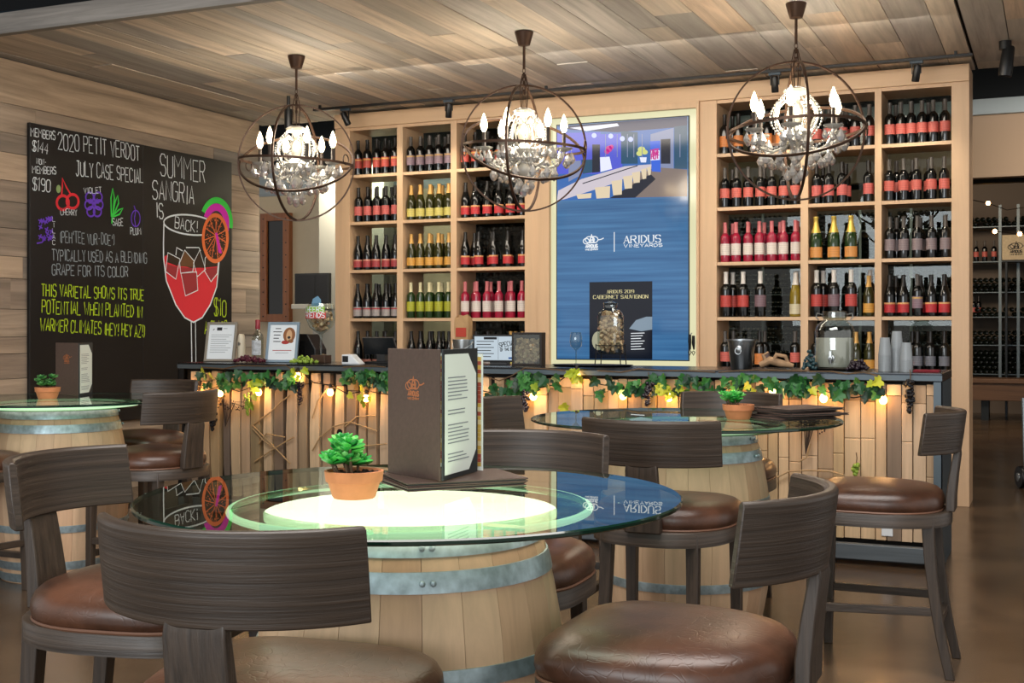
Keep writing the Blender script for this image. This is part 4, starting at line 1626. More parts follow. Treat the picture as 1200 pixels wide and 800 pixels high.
# POS terminal
r = thing('pos_terminal', 'black touch-screen till seen from behind on the bar', 'till', (col(446, 7.35), 7.35, BH), .1)
mb = MB()
M = T(0, 0, .06) @ R(.35, 'X')
mb.rings([[M @ Vector(p) for p in q] for q in ([(-.12, 0, .0), (.13, 0, .0), (.11, 0, .125), (-.12, 0, .125)], [(-.115, .03, .005), (.125, .03, .005), (.105, .03, .12), (-.115, .03, .12)])])
mb.build('screen_back', mat('till_black', '#14171a', .35), r, smooth=0, bevel=.004)
mb = MB()
mb.box(-.03, .03, .0, .06, .0, .09)
mb.build('neck', BLACK, r, smooth=0)
mb = MB()
mb.box(-.1, .1, -.05, .1, 0, .014)
mb.build('foot', BLACK, r, smooth=0, bevel=.004)
# steel pail with a paper bag
px_ = col(543, 7.32)
r = thing('steel_pail', 'steel pail behind the standing menu holding a paper bag', 'pail', (px_, 7.32, BH))
mb = MB()
mb.lathe([(0, .003), (.055, 0), (.062, .01), (.07, .16), (.074, .163), (.074, .168), (.068, .168), (.06, .012), (0, .01)], 26, cap=False)
mb.build('bucket', STEEL, r)
mb = MB()
mb.tube([(.072 * math.cos(a), -.072 * math.sin(a) * .2 - .06 * math.sin(a), .15 - .05 * math.sin(a)) for a in [PI * k / 12 for k in range(13)]], .003, 6)
mb.build('bail', STEEL, r)
r = thing('paper_bag', 'brown paper bag with red tag standing in the steel pail', 'bag', (px_, 7.32, BH + .02))
mb = MB()
q = [(-.045, -.03), (.045, -.03), (.045, .03), (-.045, .03)]
mb.rings([[(x_ * s_, y_ * s_, z_ + (dz if i % 2 else -dz)) for i, (x_, y_) in enumerate(q)] for z_, s_, dz in ((0, 1, 0), (.14, 1.05, 0), (.23, 1.15, .008), (.3, 1.1, .014))], cap1=False)
mb.build('paper', mat('kraft_paper', '#b48f64', .8, noise=.15, nscale=20), r, smooth=0)
mb = MB()
mb.box(-.038, .038, -.0375, -.035, .165, .225)
mb.build('red_tag', mat('tag_red', '#b5402f', .7), r, smooth=0)
# small monitor
mx = col(584, 7.35)
r = thing('counter_monitor', 'small lit monitor with a price list beside the cork box', 'monitor', (mx, 7.35, BH), .12)
mb = MB()
mb.box(-.18, .16, 0, .02, .02, .2)
mb.build('bezel', BLACK, r, smooth=0, bevel=.004)
mb = MB()
mb.box(-.165, .145, -.002, 0, .032, .188)
mb.build('screen', glow('monitor_white', '#c9d9e4', .85), r, smooth=0)
ink = Ink(lambda a, b, off: Vector((a, -.0025 - off, b)))
ink.fill([(-.1, .168), (-.01, .168), (-.01, .184), (-.1, .184)], 0)
for k in range(6):
    ink.line([(-.15, .155 - k * .02), (-.03 - (k % 2) * .02, .155 - k * .02)], .005, 0)
ink.text('SPECIAL', (.01, .115), (.125, .135), .03, .005, 0)
ink.text('OF THE DAY', (.015, .09), (.12, .1), .018, .004, 0)
ink.fill([(.07, .04), (.13, .04), (.13, .052), (.07, .052)], 1)
ink.line([(0, .035), (0, .185)], .002, 0)
ink.build('print', [INKK, mat('print_blue', '#2c5fa8', .6)], r)
mb = MB()
mb.box(-.06, .06, .0, .07, 0, .02)
mb.build('foot', BLACK, r, smooth=0, bevel=.003)
# cork shadow box
r = thing('cork_shadow_box', 'dark glass-fronted box filled with wine corks on the bar', 'shadow box', (col(617, 7.3), 7.3, BH))
mb = MB()
w, h, t = .105, .215, .014
mb.box(-w, -w + t, 0, .07, 0, h)
mb.box(w - t, w, 0, .07, 0, h)
mb.box(-w + t, w - t, 0, .07, 0, t)
mb.box(-w + t, w - t, 0, .07, h - t, h)
mb.box(-w + t, w - t, .062, .07, t, h - t)
mb.build('case', mat('box_dark', '#241c16', .45), r, smooth=0, bevel=.002)
mb = MB()
for k in range(170):
    cork(mb, (rk.uniform(-.074, .074), rk.uniform(.018, .03), rk.uniform(.026, .165)), .036, .010)
co = mb.build('corks', CORK, r)
co['kind'] = 'stuff'
mb = MB()
mb.box(-w + t, w - t, .0, .002, t, h - t)
mb.build('front_pane', pane_mat('bottle_clear', '#dfe4e2', 1.5, .06, .05), r, smooth=0)
# cork-filled jug on a wire stand in front of the screen
jx = col(718, 7.4)
r = thing('serving_tray', 'flat black tray on the bar below the cork jar', 'tray', (col(694, 7.34), 7.34, BH))
mb = MB()
mb.rings([[(x_, y_, z_) for x_, y_ in ell(0, 0, a_, b_, 30)] for a_, b_, z_ in ((.25, .15, 0), (.27, .17, .012), (.262, .162, .012), (.245, .145, .005))])
mb.build('tray_body', BLACK, r)
r = thing('cork_jar', 'square glass jar full of corks on a wire stand', 'jar', (jx, 7.36, BH + .013))
mb = MB()
for sx in (-1, 1):
    for sy_ in (-1, 1):
        mb.tube([(sx * .085, sy_ * .055, 0), (sx * .08, sy_ * .05, .07), (sx * .08, sy_ * .05, .13)], .0035, 6)
mb.tube([(-.082, -.052, .068), (.082, -.052, .068), (.082, .052, .068), (-.082, .052, .068)], .003, 6, 0, True)
mb.tube([(-.082, -.052, .12), (.082, -.052, .12), (.082, .052, .12), (-.082, .052, .12)], .003, 6, 0, True)
mb.build('wire_stand', DSTEEL, r)
mb = MB()
sq = lambda a, b: [(a * (abs(math.cos(t)) ** .5) * (1 if math.cos(t) >= 0 else -1), b * (abs(math.sin(t)) ** .5) * (1 if math.sin(t) >= 0 else -1)) for t in [2 * PI * k / 28 for k in range(28)]]
mb.rings([[(x_, y_, z_) for x_, y_ in sq(a_, b_)] for a_, b_, z_ in ((.075, .045, .072), (.08, .05, .08), (.08, .05, .30), (.07, .045, .33), (.04, .035, .35), (.04, .035, .375))], cap1=False)
mb.build('glass_body', pane_mat('bottle_clear', '#dfe4e2', 1.5, .06, .05), r)
mb = MB()
for k in range(230):
    z_ = rk.uniform(.09, .33)
    m_ = .062 if z_ < .29 else .045
    cork(mb, (rk.uniform(-m_, m_), rk.uniform(-.034, .034), z_), .036, .010)
co = mb.build('corks', CORK, r)
co['kind'] = 'stuff'
mb = MB()
mb.lathe([(.042, .376), (.045, .38), (.045, .39), (.012, .398), (.012, .41), (.018, .418), (0, .425)], 18)
mb.build('lid', GCL, r)
# wine glasses
for lab, x_, Y_ in (('clear stemmed wine glass in front of the blue screen', 675, 7.3),):
    r = thing('wine_glass', lab, 'glass', (col(x_, Y_), Y_, BH + .0125))
    mb = MB()
    mb.lathe([(.034, 0), (.03, .003), (.005, .008), (.004, .085), (.012, .095), (.034, .115), (.04, .145), (.038, .175), (.032, .205)], 20, cap=False)
    mb.build('glass_bowl', GCL, r)
# bottle openers hanging beside the screen
r = thing('bottle_opener', 'bottle opener hanging beside the right edge of the screen', 'opener', (col(811, SY), SY - .012, zed(811, 405, SY)))
for dx, dz in ((-.012, 0), (.018, -.01)):
    mb = MB()
    mb.tube([(dx, -.012, .09 + dz), (dx, -.014, .03 + dz), (dx + .004, -.012, -.03)], [.012, .014, .006], 8)
    mb.tube([(dx, -.012, -.03 + dz), (dx + .012, -.012, -.05), (dx, -.012, -.075), (dx - .012, -.012, -.05)], .004, 6, 0, True)
    mb.build('handle', BLACK if dx < 0 else DSTEEL, r)
mb = MB()
mb.tube([(0, .01, .1), (0, -.012, .1), (0, -.014, .085)], .004, 6)
mb.build('hook', STEEL, r)
# ice bucket
r = thing('ice_bucket', 'steel ice bucket standing on the bar below the right shelving', 'ice bucket', (col(869, 7.25), 7.25, BH))
mb = MB()
mb.lathe([(0, .004), (.058, 0), (.062, .008), (.083, .165), (.09, .168), (.09, .178), (.08, .178), (.06, .012), (0, .01)], 30, cap=False)
mb.build('bucket', mat('satin_steel', '#8f9396', .28, 1.0), r)
mb = MB()
mb.lathe([(.02, 0), (.02, .006), (.012, .01), (0, .01)], 16, 0, T(.0, -.077, .12) @ R(PI / 2, 'X'))
mb.torus(.018, .003, 20, 6, 0, T(0, -.088, .108) @ R(PI / 2, 'X'))
mb.build('ring_handle', STEEL, r)
# driftwood
r = thing('driftwood', 'pale gnarled driftwood piece lying right of the ice bucket', 'driftwood', (col(910, 7.35), 7.35, BH))
mb = MB()
mb.tube([(-.1, 0, .02), (-.04, .01, .05), (.02, 0, .035), (.1, .01, .02)], [.018, .026, .024, .012], 9)
mb.tube([(-.02, 0, .04), (.0, .0, .085), (.05, .01, .075), (.07, .01, .03)], [.014, .014, .012, .01], 8)
mb.tube([(-.06, 0, .04), (-.08, .0, .08), (-.05, .01, .1)], [.012, .011, .006], 8)
mb.build('branch', mat('driftwood_tan', '#a08060', .8, noise=.3, nscale=25), r)
# drink dispenser
r = thing('drink_dispenser', 'glass drink dispenser jar with chrome tap on the bar', 'dispenser', (col(978, 7.3), 7.3, BH + .012))
mb = MB()
mb.lathe([(0, .004), (.095, 0), (.108, .008), (.112, .03), (.112, .215), (.1, .25), (.068, .275), (.062, .285), (.066, .3)], 32, cap=False)
mb.build('jar', pane_mat('jar_glass', '#d5dbd8', 1.5, .10, .04), r)
mb = MB()
mb.lathe([(0, .006), (.1, .006), (.107, .02), (.107, .175), (0, .175)], 32)
mb.build('drink', mat('cloudy_water', '#e2dccf', .4, trans=.2, ior=1.33), r)
mb = MB()
mb.lathe([(.066, .288), (.07, .292), (.07, .325), (.064, .33), (0, .332)], 28)
mb.build('lid', pane_mat('jar_glass', '#d5dbd8', 1.5, .10, .04), r)
for sg in (-1, 1):
    mb = MB()
    mb.tube([(sg * .07, 0, .31), (sg * .1, -.004, .318), (sg * .105, -.006, .295), (sg * .09, -.004, .28)], .004, 6)
    mb.build('wire_clasp', STEEL, r)
mb = MB()
mb.lathe([(.018, 0), (.018, .01), (.01, .012), (.01, .045), (0, .046)], 14, 0, T(0, -.108, .06) @ R(PI / 2, 'X'))
mb.lathe([(.008, 0), (.011, .035), (0, .036)], 12, 0, T(0, -.145, .03))
mb.box(-.006, .006, -.152, -.14, .068, .1)
mb.build('tap', STEEL, r)
r = thing('serving_tray', 'black tray under the glass drink dispenser', 'tray', (col(978, 7.3), 7.3, BH))
mb = MB()
mb.lathe([(0, 0), (.14, 0), (.15, .011), (.146, .011), (.138, .004), (0, .004)], 32, cap=False)
mb.build('tray_body', BLACK, r)
# stacks of clear cups: every cup is a thing
CUP = mat('cup_plastic', '#d4dce0', .15, trans=.6, ior=1.3)
cup0 = None
for s_i, (x_, Y_, n_, nm) in enumerate(((1037, 7.2, 11, 'left'), (1051, 7.26, 15, 'tall middle'), (1062, 7.17, 8, 'right'))):
    for k in range(n_):
        lab = f"clear plastic cup, {ORD[k] if k < 10 else str(k + 1) + 'th'} from the bottom of the {nm} cup stack"
        lo = (col(x_, Y_), Y_, BH + .0005 + k * .009)
        if cup0 is None:
            cup0 = tag(MB().lathe([(0, .1), (.026, .1), (.036, .004), (.038, .003), (.038, 0), (.0365, 0), (.0345, .004), (.0245, .098), (0, .098)][::-1], 18, cap=False).build('plastic_cup', CUP, loc=lo), lab, 'cup', 'stacked clear cups')
        else:
            dup(cup0, lo, None, lab, 'stacked clear cups')
r = thing('cloth_napkin', 'folded dark red napkin at the right end of the bar', 'napkin', (col(1086, 7.2), 7.2, BH))
mb = MB()
mb.box(-.07, .07, -.05, .05, 0, .006)
mb.box(-.066, .068, -.048, .046, .0065, .012)
mb.build('cloth', mat('napkin_red', '#7a1f2a', .9), r, smooth=0, bevel=.002)

# wall speaker in the passage
Ys = 10.5
r = thing('wall_speaker', 'black speaker cabinet on a pale bracket in the passage', 'speaker', (col(365, Ys), Ys, zed(365, 356, Ys)))
w_ = (col(386, Ys) - col(346, Ys)) / 2
h_ = zed(365, 320, Ys) - zed(365, 356, Ys)
mb = MB()
mb.box(-w_, w_, 0, .22, 0, h_)
mb.build('cabinet', BLACK, r, smooth=0, bevel=.006)
mb = MB()
mb.box(-w_ + .01, w_ * .2, -.008, 0, .012, h_ - .012)
mb.box(w_ * .2 + .006, w_ - .01, -.008, 0, .012, h_ - .012)
mb.build('grille', mat('grille_cloth', '#15161a', .8, noise=.4, nscale=200), r, smooth=0, bevel=.003)
mb = MB()
mb.box(-w_ - .02, w_ + .02, -.03, .24, -.05, -.001)
mb.box(-.05, .05, .1, .24, -zed(365, 356, Ys), -.05)
mb.build('stand', mat('pale_grey_paint', '#a9a59c', .6), r, smooth=0, bevel=.003)
# ================================================================ BARREL TABLES
GZ = 0.922


def top_mat():
    """clear table glass whose mirror reflections grow towards grazing angles"""
    return pane_mat('table_glass', '#dfeae2', 1.55, 0.06)


GRIM = mat('glass_rim', '#0e2a20', 0.12, coat=0.5)
GLOWW = {}


def disc_mat(name, k):
    m, nt, b = new_mat(name)
    b.inputs['Base Color'].default_value = S('#9fb8a8')
    b.inputs['Roughness'].default_value = 0.25
    b.inputs['Emission Color'].default_value = S('#fff2d8')
    b.inputs['Emission Strength'].default_value = k
    return m


STAVE = wood('barrel_staves', ['#cda988', '#c8a382', '#d2b08e', '#c49f7e', '#d4b290', '#caa686'], 'z', 0.55, 0.8, True, 0.16, bump=0.25)
HOOP = mat('galvanised_hoop', '#a6b8bf', 0.42, 0.7, noise=0.25, nscale=40)
HB = 0.874


def brad(z):
    t = (z / HB - 0.5) * 2
    return 0.285 + 0.068 * (1 - t * t)


def barrel_table(label, x, y, Rg, k_center, k_ring, rz):
    r = thing('barrel_table', label, 'table', (x, y, 0), rz, 'barrel tables')
    n = 24
    mb = MB()
    zs = [HB * i / 12 for i in range(13)]
    for i in range(n):
        a0, a1 = 2 * PI * i / n + .0016, 2 * PI * (i + 1) / n - .0016
        rings = []
        for z in zs:
            R_ = brad(z)
            am = (a0 + a1) / 2
            rings.append([(R_ * math.cos(a0), R_ * math.sin(a0), z), (R_ * 1.002 * math.cos(am), R_ * 1.002 * math.sin(am), z), (R_ * math.cos(a1), R_ * math.sin(a1), z),
                          ((R_ - .025) * math.cos(a1), (R_ - .025) * math.sin(a1), z), ((R_ - .025) * math.cos(a0), (R_ - .025) * math.sin(a0), z)])
        mb.rings(rings)
    mb.lathe([(0, HB - .035), (.262, HB - .035), (.262, HB - .055), (0, HB - .055)], 24, cap=False)
    ba = mb.build('barrel', STAVE, r, smooth=30)
    for z0, z1 in ((.005, .05), (.07, .112), (.262, .298), (HB - .298, HB - .262), (HB - .112, HB - .070), (HB - .042, HB - .003)):
        mb = MB()
        mb.lathe([(brad(z0) - .004, z0), (brad(z0) + .004, z0), (brad((z0 + z1) / 2) + .005, (z0 + z1) / 2), (brad(z1) + .004, z1), (brad(z1) - .004, z1)], 48, cap=False)
        a = -PI / 2 + .3
        for q in (-.035, .035):
            mb.ball(((brad(z0) + .005) * math.cos(a + q), (brad(z0) + .005) * math.sin(a + q), (z0 + z1) / 2), .007, 6, 4)
        mb.build('hoop', HOOP, ba, smooth=40)
    mb = MB()
    mb.lathe([(0, HB + .001), (.33, HB + .001), (.33, HB + .012), (0, HB + .012)], 48, cap=False)
    mb.build('light_panel', disc_mat('panel_glow' + str(k_center), k_center), r)
    mb = MB()
    mb.lathe([(.336, HB + .004), (.397, HB + .004), (.405, HB + .01), (.405, HB + .022), (.397, HB + .028), (.336, HB + .028)], 64, cap=False)
    mb.build('frosted_disc', pane_mat('disc_glass', '#a8cdb4', 1.5, .05, .1), r)
    mb = MB()
    mb.torus(.403, .0085, 72, 8, 0, T(0, 0, HB + .019))
    m, nt, b = new_mat('ring_glow' + str(k_ring))
    b.inputs['Base Color'].default_value = S('#a9d8b4')
    b.inputs['Emission Color'].default_value = S('#cdf0c4')
    b.inputs['Emission Strength'].default_value = k_ring
    mb.build('glowing_rim', m, r)
    mb = MB()
    mb.lathe([(0, GZ - .012), (Rg - .004, GZ - .012)], 96, 0, cap=False)
    mb.lathe([(Rg - .004, GZ), (0, GZ)], 96, 0, cap=False)
    mb.lathe([(Rg - .004, GZ - .012), (Rg, GZ - .009), (Rg, GZ - .003), (Rg - .004, GZ)], 96, 1, cap=False)
    mb.build('glass_top', [top_mat(), GRIM], r, smooth=30)
    return r


TA, TB, TC = (-1.336, 2.457), (-1.41, 4.963), (-4.82, 4.975)
barrel_table('wine barrel table with round glass top and bright lit centre in the foreground', TA[0], TA[1], .61, 4.0, 1.5, 0.3)
barrel_table('wine barrel table with glass top in the middle, holding the menu stack', TB[0], TB[1], .64, .6, .5, 1.1)
barrel_table('wine barrel table with green-lit glass top by the chalkboard', TC[0], TC[1], .61, 1.0, .9, 2.0)

# ---------------------------------------------------------------- table things
TERRA = mat('terracotta', '#b8744c', .75, noise=.12, nscale=30)
SOIL = mat('potting_soil', '#2a1d15', .95, noise=.4, nscale=60)
SUCC = wood('succulent_leaves', ['#2f9a3e', '#3fae45', '#5cbf57', '#258a3a', '#7acb6a'], 'x', .4, .3, True, .1, bump=.05)
SUCD = wood('succulent_dark', ['#2f6a34', '#47823f', '#5f9a55', '#2a5a30'], 'x', .45, .3, True, .1, bump=.05)
rp = random.Random(77)


def pot(label, x, y, z, plant, spread, tall, size=1.0):
    r = thing('potted_succulent', label, 'potted plant', (x, y, z))
    mb = MB()
    mb.lathe([(0, .002), (.045, 0), (.048, .004), (.058, .036), (.0625, .037), (.0655, .06), (.060, .061), (.057, .05), (0, .05)], 32, cap=False)
    mb.build('pot', TERRA, r)
    mb = MB()
    mb.lathe([(.0565, .049), (.04, .054), (0, .056)], 20, cap=False)
    for k in range(50):
        a, q = rp.uniform(0, 2 * PI), .053 * rp.random() ** .5
        mb.ball((q * math.cos(a), q * math.sin(a), .055), .004, 5, 3)
    mb.build('soil', SOIL, r)
    mb, ms = MB(), MB()
    for c in range(12):
        a = rp.uniform(0, 2 * PI)
        q = spread * rp.uniform(.1, 1)
        bx, by = q * math.cos(a) - (.02 if plant is SUCC else 0), q * math.sin(a)
        hz = .06 + tall * rp.uniform(.08, .72)
        ms.tube([(bx * .4, by * .4, .05), (bx * .8, by * .8, hz * .7), (bx, by, hz)], .003, 5)
        for l_ in range(13):
            t = l_ / 13
            az = l_ * 2.4
            el_ = .15 + 1.1 * t
            L_ = .034 * (1 - .45 * t) * size
            d = Vector((math.cos(az) * math.cos(el_), math.sin(az) * math.cos(el_), math.sin(el_)))
            s_ = Vector((-math.sin(az), math.cos(az), 0))
            u_ = d.cross(s_)
            c0 = Vector((bx, by, hz))
            rings = []
            for tt, w in ((0, .3), (.3, .75), (.65, 1), (.88, .7), (1, .1)):
                ww = L_ * .36 * w
                p = c0 + d * L_ * tt + Vector((0, 0, .004 * tt))
                rings.append([p + s_ * ww, p + u_ * ww * .4, p - s_ * ww, p - u_ * ww * .4])
            mb.rings(rings)
    ms.build('stems', STEM, r)
    mb.build('leaves', plant, r, smooth=60)
    return r


pz = GZ + .0006
pot('terracotta pot with bright green succulent on the lit foreground table', -1.42, 2.346, pz, SUCC, .052, .085, 1.15)
pot('terracotta pot with rosette succulent on the middle table beside menus', -1.19, 4.985, pz, SUCC, .045, .05)
pot('terracotta pot with dark green succulent on the table by the chalkboard', -4.861, 4.935, pz, SUCD, .05, .07)

LEATHER_M = mat('menu_leatherette', '#4a3a33', .5, noise=.1, nscale=90, bump=.15)
MENU_D = mat('menu_lining', '#1d2224', .5)
COPPER = mat('copper_foil', '#b5714a', .35, .6)
PAGE = mat('menu_page', '#dfe8e0', .6)


def standing_menu(label, x, y, z, a_cover, a_leaf, w=.214, h=.305):
    """opened menu standing on its edges: cover leaf and page leaf meet at the spine"""
    r = thing('standing_menu', label, 'menu', (x, y, z))

    def leaf(ang, name, out_m, in_m, side):
        d = Vector((math.cos(ang), math.sin(ang), 0))
        nn = Vector((-d.y, d.x, 0)) * side
        M = Matrix(((d.x, nn.x, 0, 0), (d.y, nn.y, 0, 0), (0, 0, 1, 0), (0, 0, 0, 1)))
        mb = MB()
        mb.box(.004, w, -.0025, .0025, 0, h, 0, M)
        return mb.build(name, out_m, r, smooth=0, bevel=.0015), M
    c, M = leaf(a_cover, 'cover', LEATHER_M, None, 1)
    flip = 1
    cam_d = Vector((0 - x, 0 - y, 0))
    nv = (M.to_3x3() @ Vector((0, 1, 0)))
    so = 1 if nv.dot(cam_d) > 0 else -1
    dirx = 1 if so < 0 else -1
    ink = Ink(lambda a, b, off: M @ Vector((w / 2 - a * (-dirx) * 1.0, so * (.0028 + off), b)))
    emblem(ink, -.0, h * .67, .055, .003)
    ink.build('emblem', COPPER, r)
    l, M2 = leaf(a_leaf, 'inner_leaf', MENU_D, None, 1)
    nv = (M2.to_3x3() @ Vector((0, 1, 0)))
    s2 = 1 if nv.dot(cam_d) > 0 else -1
    F2 = lambda a, b, off: M2 @ Vector((a, s2 * (.003 + off), b))
    ink = Ink(F2)
    m_ = .012
    ink.fill([(m_, m_), (w - m_ - .045, m_), (w - m_, m_ + .045), (w - m_, h - m_ - .05), (w - m_ - .05, h - m_), (m_, h - m_)], 0)
    for k in range(24):
        if k in (7, 8, 11, 12, 19, 20):
            continue
        ink.line([(.03, h * .78 - k * .0085), (.03 + rp.uniform(.08, .13), h * .78 - k * .0085)], .0025, 1, off=.0004)
    ink.build('page', [PAGE, INKG], r)
    return r


sx_, sy_ = -1.298, 2.531
standing_menu('brown menu with copper emblem standing open on the lit foreground table', sx_, sy_, pz + .0205, math.atan2(2.625 - 2.531, -1.492 + 1.298), math.radians(93))
# second leaf with a coloured picture edge
r = thing('drinks_card', 'folded drinks card with food pictures standing inside the open menu', 'menu', (-1.303, 2.765, pz + .0205), math.radians(165))
mb = MB()
mb.box(0, .15, -.002, .002, 0, .29)
mb.build('card', PAGE, r, smooth=0)
ink = Ink(lambda a, b, off: Vector((a, .0022 + off, b)))
rq = random.Random(8)
for k in range(26):
    z_ = .01 + k * .0105
    ink.fill([(.003, z_), (.147, z_), (.147, z_ + .01), (.003, z_ + .01)], rq.randrange(3))
ink.build('pictures', [mat('pic_ochre', '#c9a64c', .6), mat('pic_rust', '#a24a34', .6), mat('pic_sand', '#d8c79a', .6)], r)


def flat_menu(label, x, y, z, rz, w=.215, h=.30):
    r = thing('menu_folder', label, 'menu', (x, y, z), rz)
    mb = MB()
    mb.box(-w / 2, w / 2, -h / 2, h / 2, 0, .003)
    mb.box(-w / 2, w / 2, -h / 2, h / 2, .006, .009)
    mb.box(-w / 2 - .001, -w / 2 + .004, -h / 2, h / 2, .0005, .0085)
    mb.build('cover', LEATHER_M, r, smooth=0, bevel=.001)
    mb = MB()
    mb.box(-w / 2 + .006, w / 2 - .004, -h / 2 + .004, h / 2 - .004, .0033, .0057)
    mb.build('pages', mat('menu_pages_dark', '#3a3f3c', .7), r, smooth=0)
    return r


flat_menu('closed menu folder lying lowest under the standing menu', -1.335, 2.655, pz, -.72)
flat_menu('closed menu folder lying directly beneath the standing menu', -1.330, 2.66, pz + .0097, -.78)
for k, (dx, dy, a) in enumerate(((0, 0, .5), (.02, .02, .62), (.05, .0, .42), (.01, .03, .7), (.03, .015, .55))):
    flat_menu(f"dark menu folder, {ORD[k]} from the bottom of the stack on the middle table", -1.0 + dx, 5.1 + dy, pz + k * .0096, a - PI / 2 + .4)
standing_menu('brown menu standing open on the table by the chalkboard', -4.908, 5.21, pz, math.radians(170), math.radians(112), .2, .29)

# ================================================================ BAR STOOLS
HID = None


def leather_mat():
    m, nt, b = new_mat('worn_leather')
    N, L = nt.nodes.new, nt.links.new
    tc = N('ShaderNodeTexCoord')
    oi = N('ShaderNodeObjectInfo')
    n = N('ShaderNodeTexNoise')
    n.inputs['Scale'].default_value = 5
    n.inputs['Detail'].default_value = 6
    n.inputs['Roughness'].default_value = .65
    n.noise_dimensions = '4D'
    mw = N('ShaderNodeMath'); mw.operation = 'MULTIPLY'; mw.inputs[1].default_value = 40
    L(oi.outputs['Random'], mw.inputs[0])
    L(mw.outputs[0], n.inputs['W'])
    L(tc.outputs['Object'], n.inputs['Vector'])
    r = N('ShaderNodeValToRGB')
    e = r.color_ramp.elements
    e[0].position, e[0].color = .32, S('#2c1b13')
    e[1].position, e[1].color = .72, S('#623f2d')
    L(n.outputs['Fac'], r.inputs['Fac'])
    L(r.outputs['Color'], b.inputs['Base Color'])
    mr = N('ShaderNodeMapRange')
    mr.inputs['To Min'].default_value = .24
    mr.inputs['To Max'].default_value = .42
    L(n.outputs['Fac'], mr.inputs['Value'])
    L(mr.outputs['Result'], b.inputs['Roughness'])
    v = N('ShaderNodeTexVoronoi')
    v.feature = 'DISTANCE_TO_EDGE'
    v.inputs['Scale'].default_value = 26
    nd = N('ShaderNodeTexNoise')
    nd.inputs['Scale'].default_value = 8
    mxv = N('ShaderNodeMix'); mxv.data_type = 'RGBA'; mxv.inputs['Factor'].default_value = .25
    L(tc.outputs['Object'], nd.inputs['Vector'])
    L(tc.outputs['Object'], mxv.inputs['A'])
    L(nd.outputs['Color'], mxv.inputs['B'])
    L(mxv.outputs['Result'], v.inputs['Vector'])
    mv = N('ShaderNodeMapRange')
    mv.inputs['From Max'].default_value = .06
    L(v.outputs['Distance'], mv.inputs['Value'])
    ad = N('ShaderNodeMath'); ad.operation = 'MULTIPLY_ADD'; ad.inputs[1].default_value = .25
    L(mv.outputs['Result'], ad.inputs[0])
    L(n.outputs['Fac'], ad.inputs[2])
    bp = N('ShaderNodeBump')
    bp.inputs['Strength'].default_value = .22
    bp.inputs['Distance'].default_value = .004
    L(ad.outputs[0], bp.inputs['Height'])
    L(bp.outputs['Normal'], b.inputs['Normal'])
    return m


def seat_plan(k=1.0, n=48, rear=-.212, front=.285, hw=.252):
    """rounded front corners, full sides, rounded rear"""
    pts = []
    for i in range(n):
        a = 2 * PI * i / n
        c, s_ = math.cos(a), math.sin(a)
        ex = 2 / (4.2 if s_ > 0 else 2.6)
        x = hw * (abs(c) ** ex) * (1 if c >= 0 else -1)
        mid = .02
        y = mid + ((front - mid) if s_ > 0 else (mid - rear)) * (abs(s_) ** ex) * (1 if s_ > 0 else -1)
        if s_ < 0:
            x *= 1 - .10 * abs(s_)
        pts.append((x * k, mid + (y - mid) * k))
    return pts


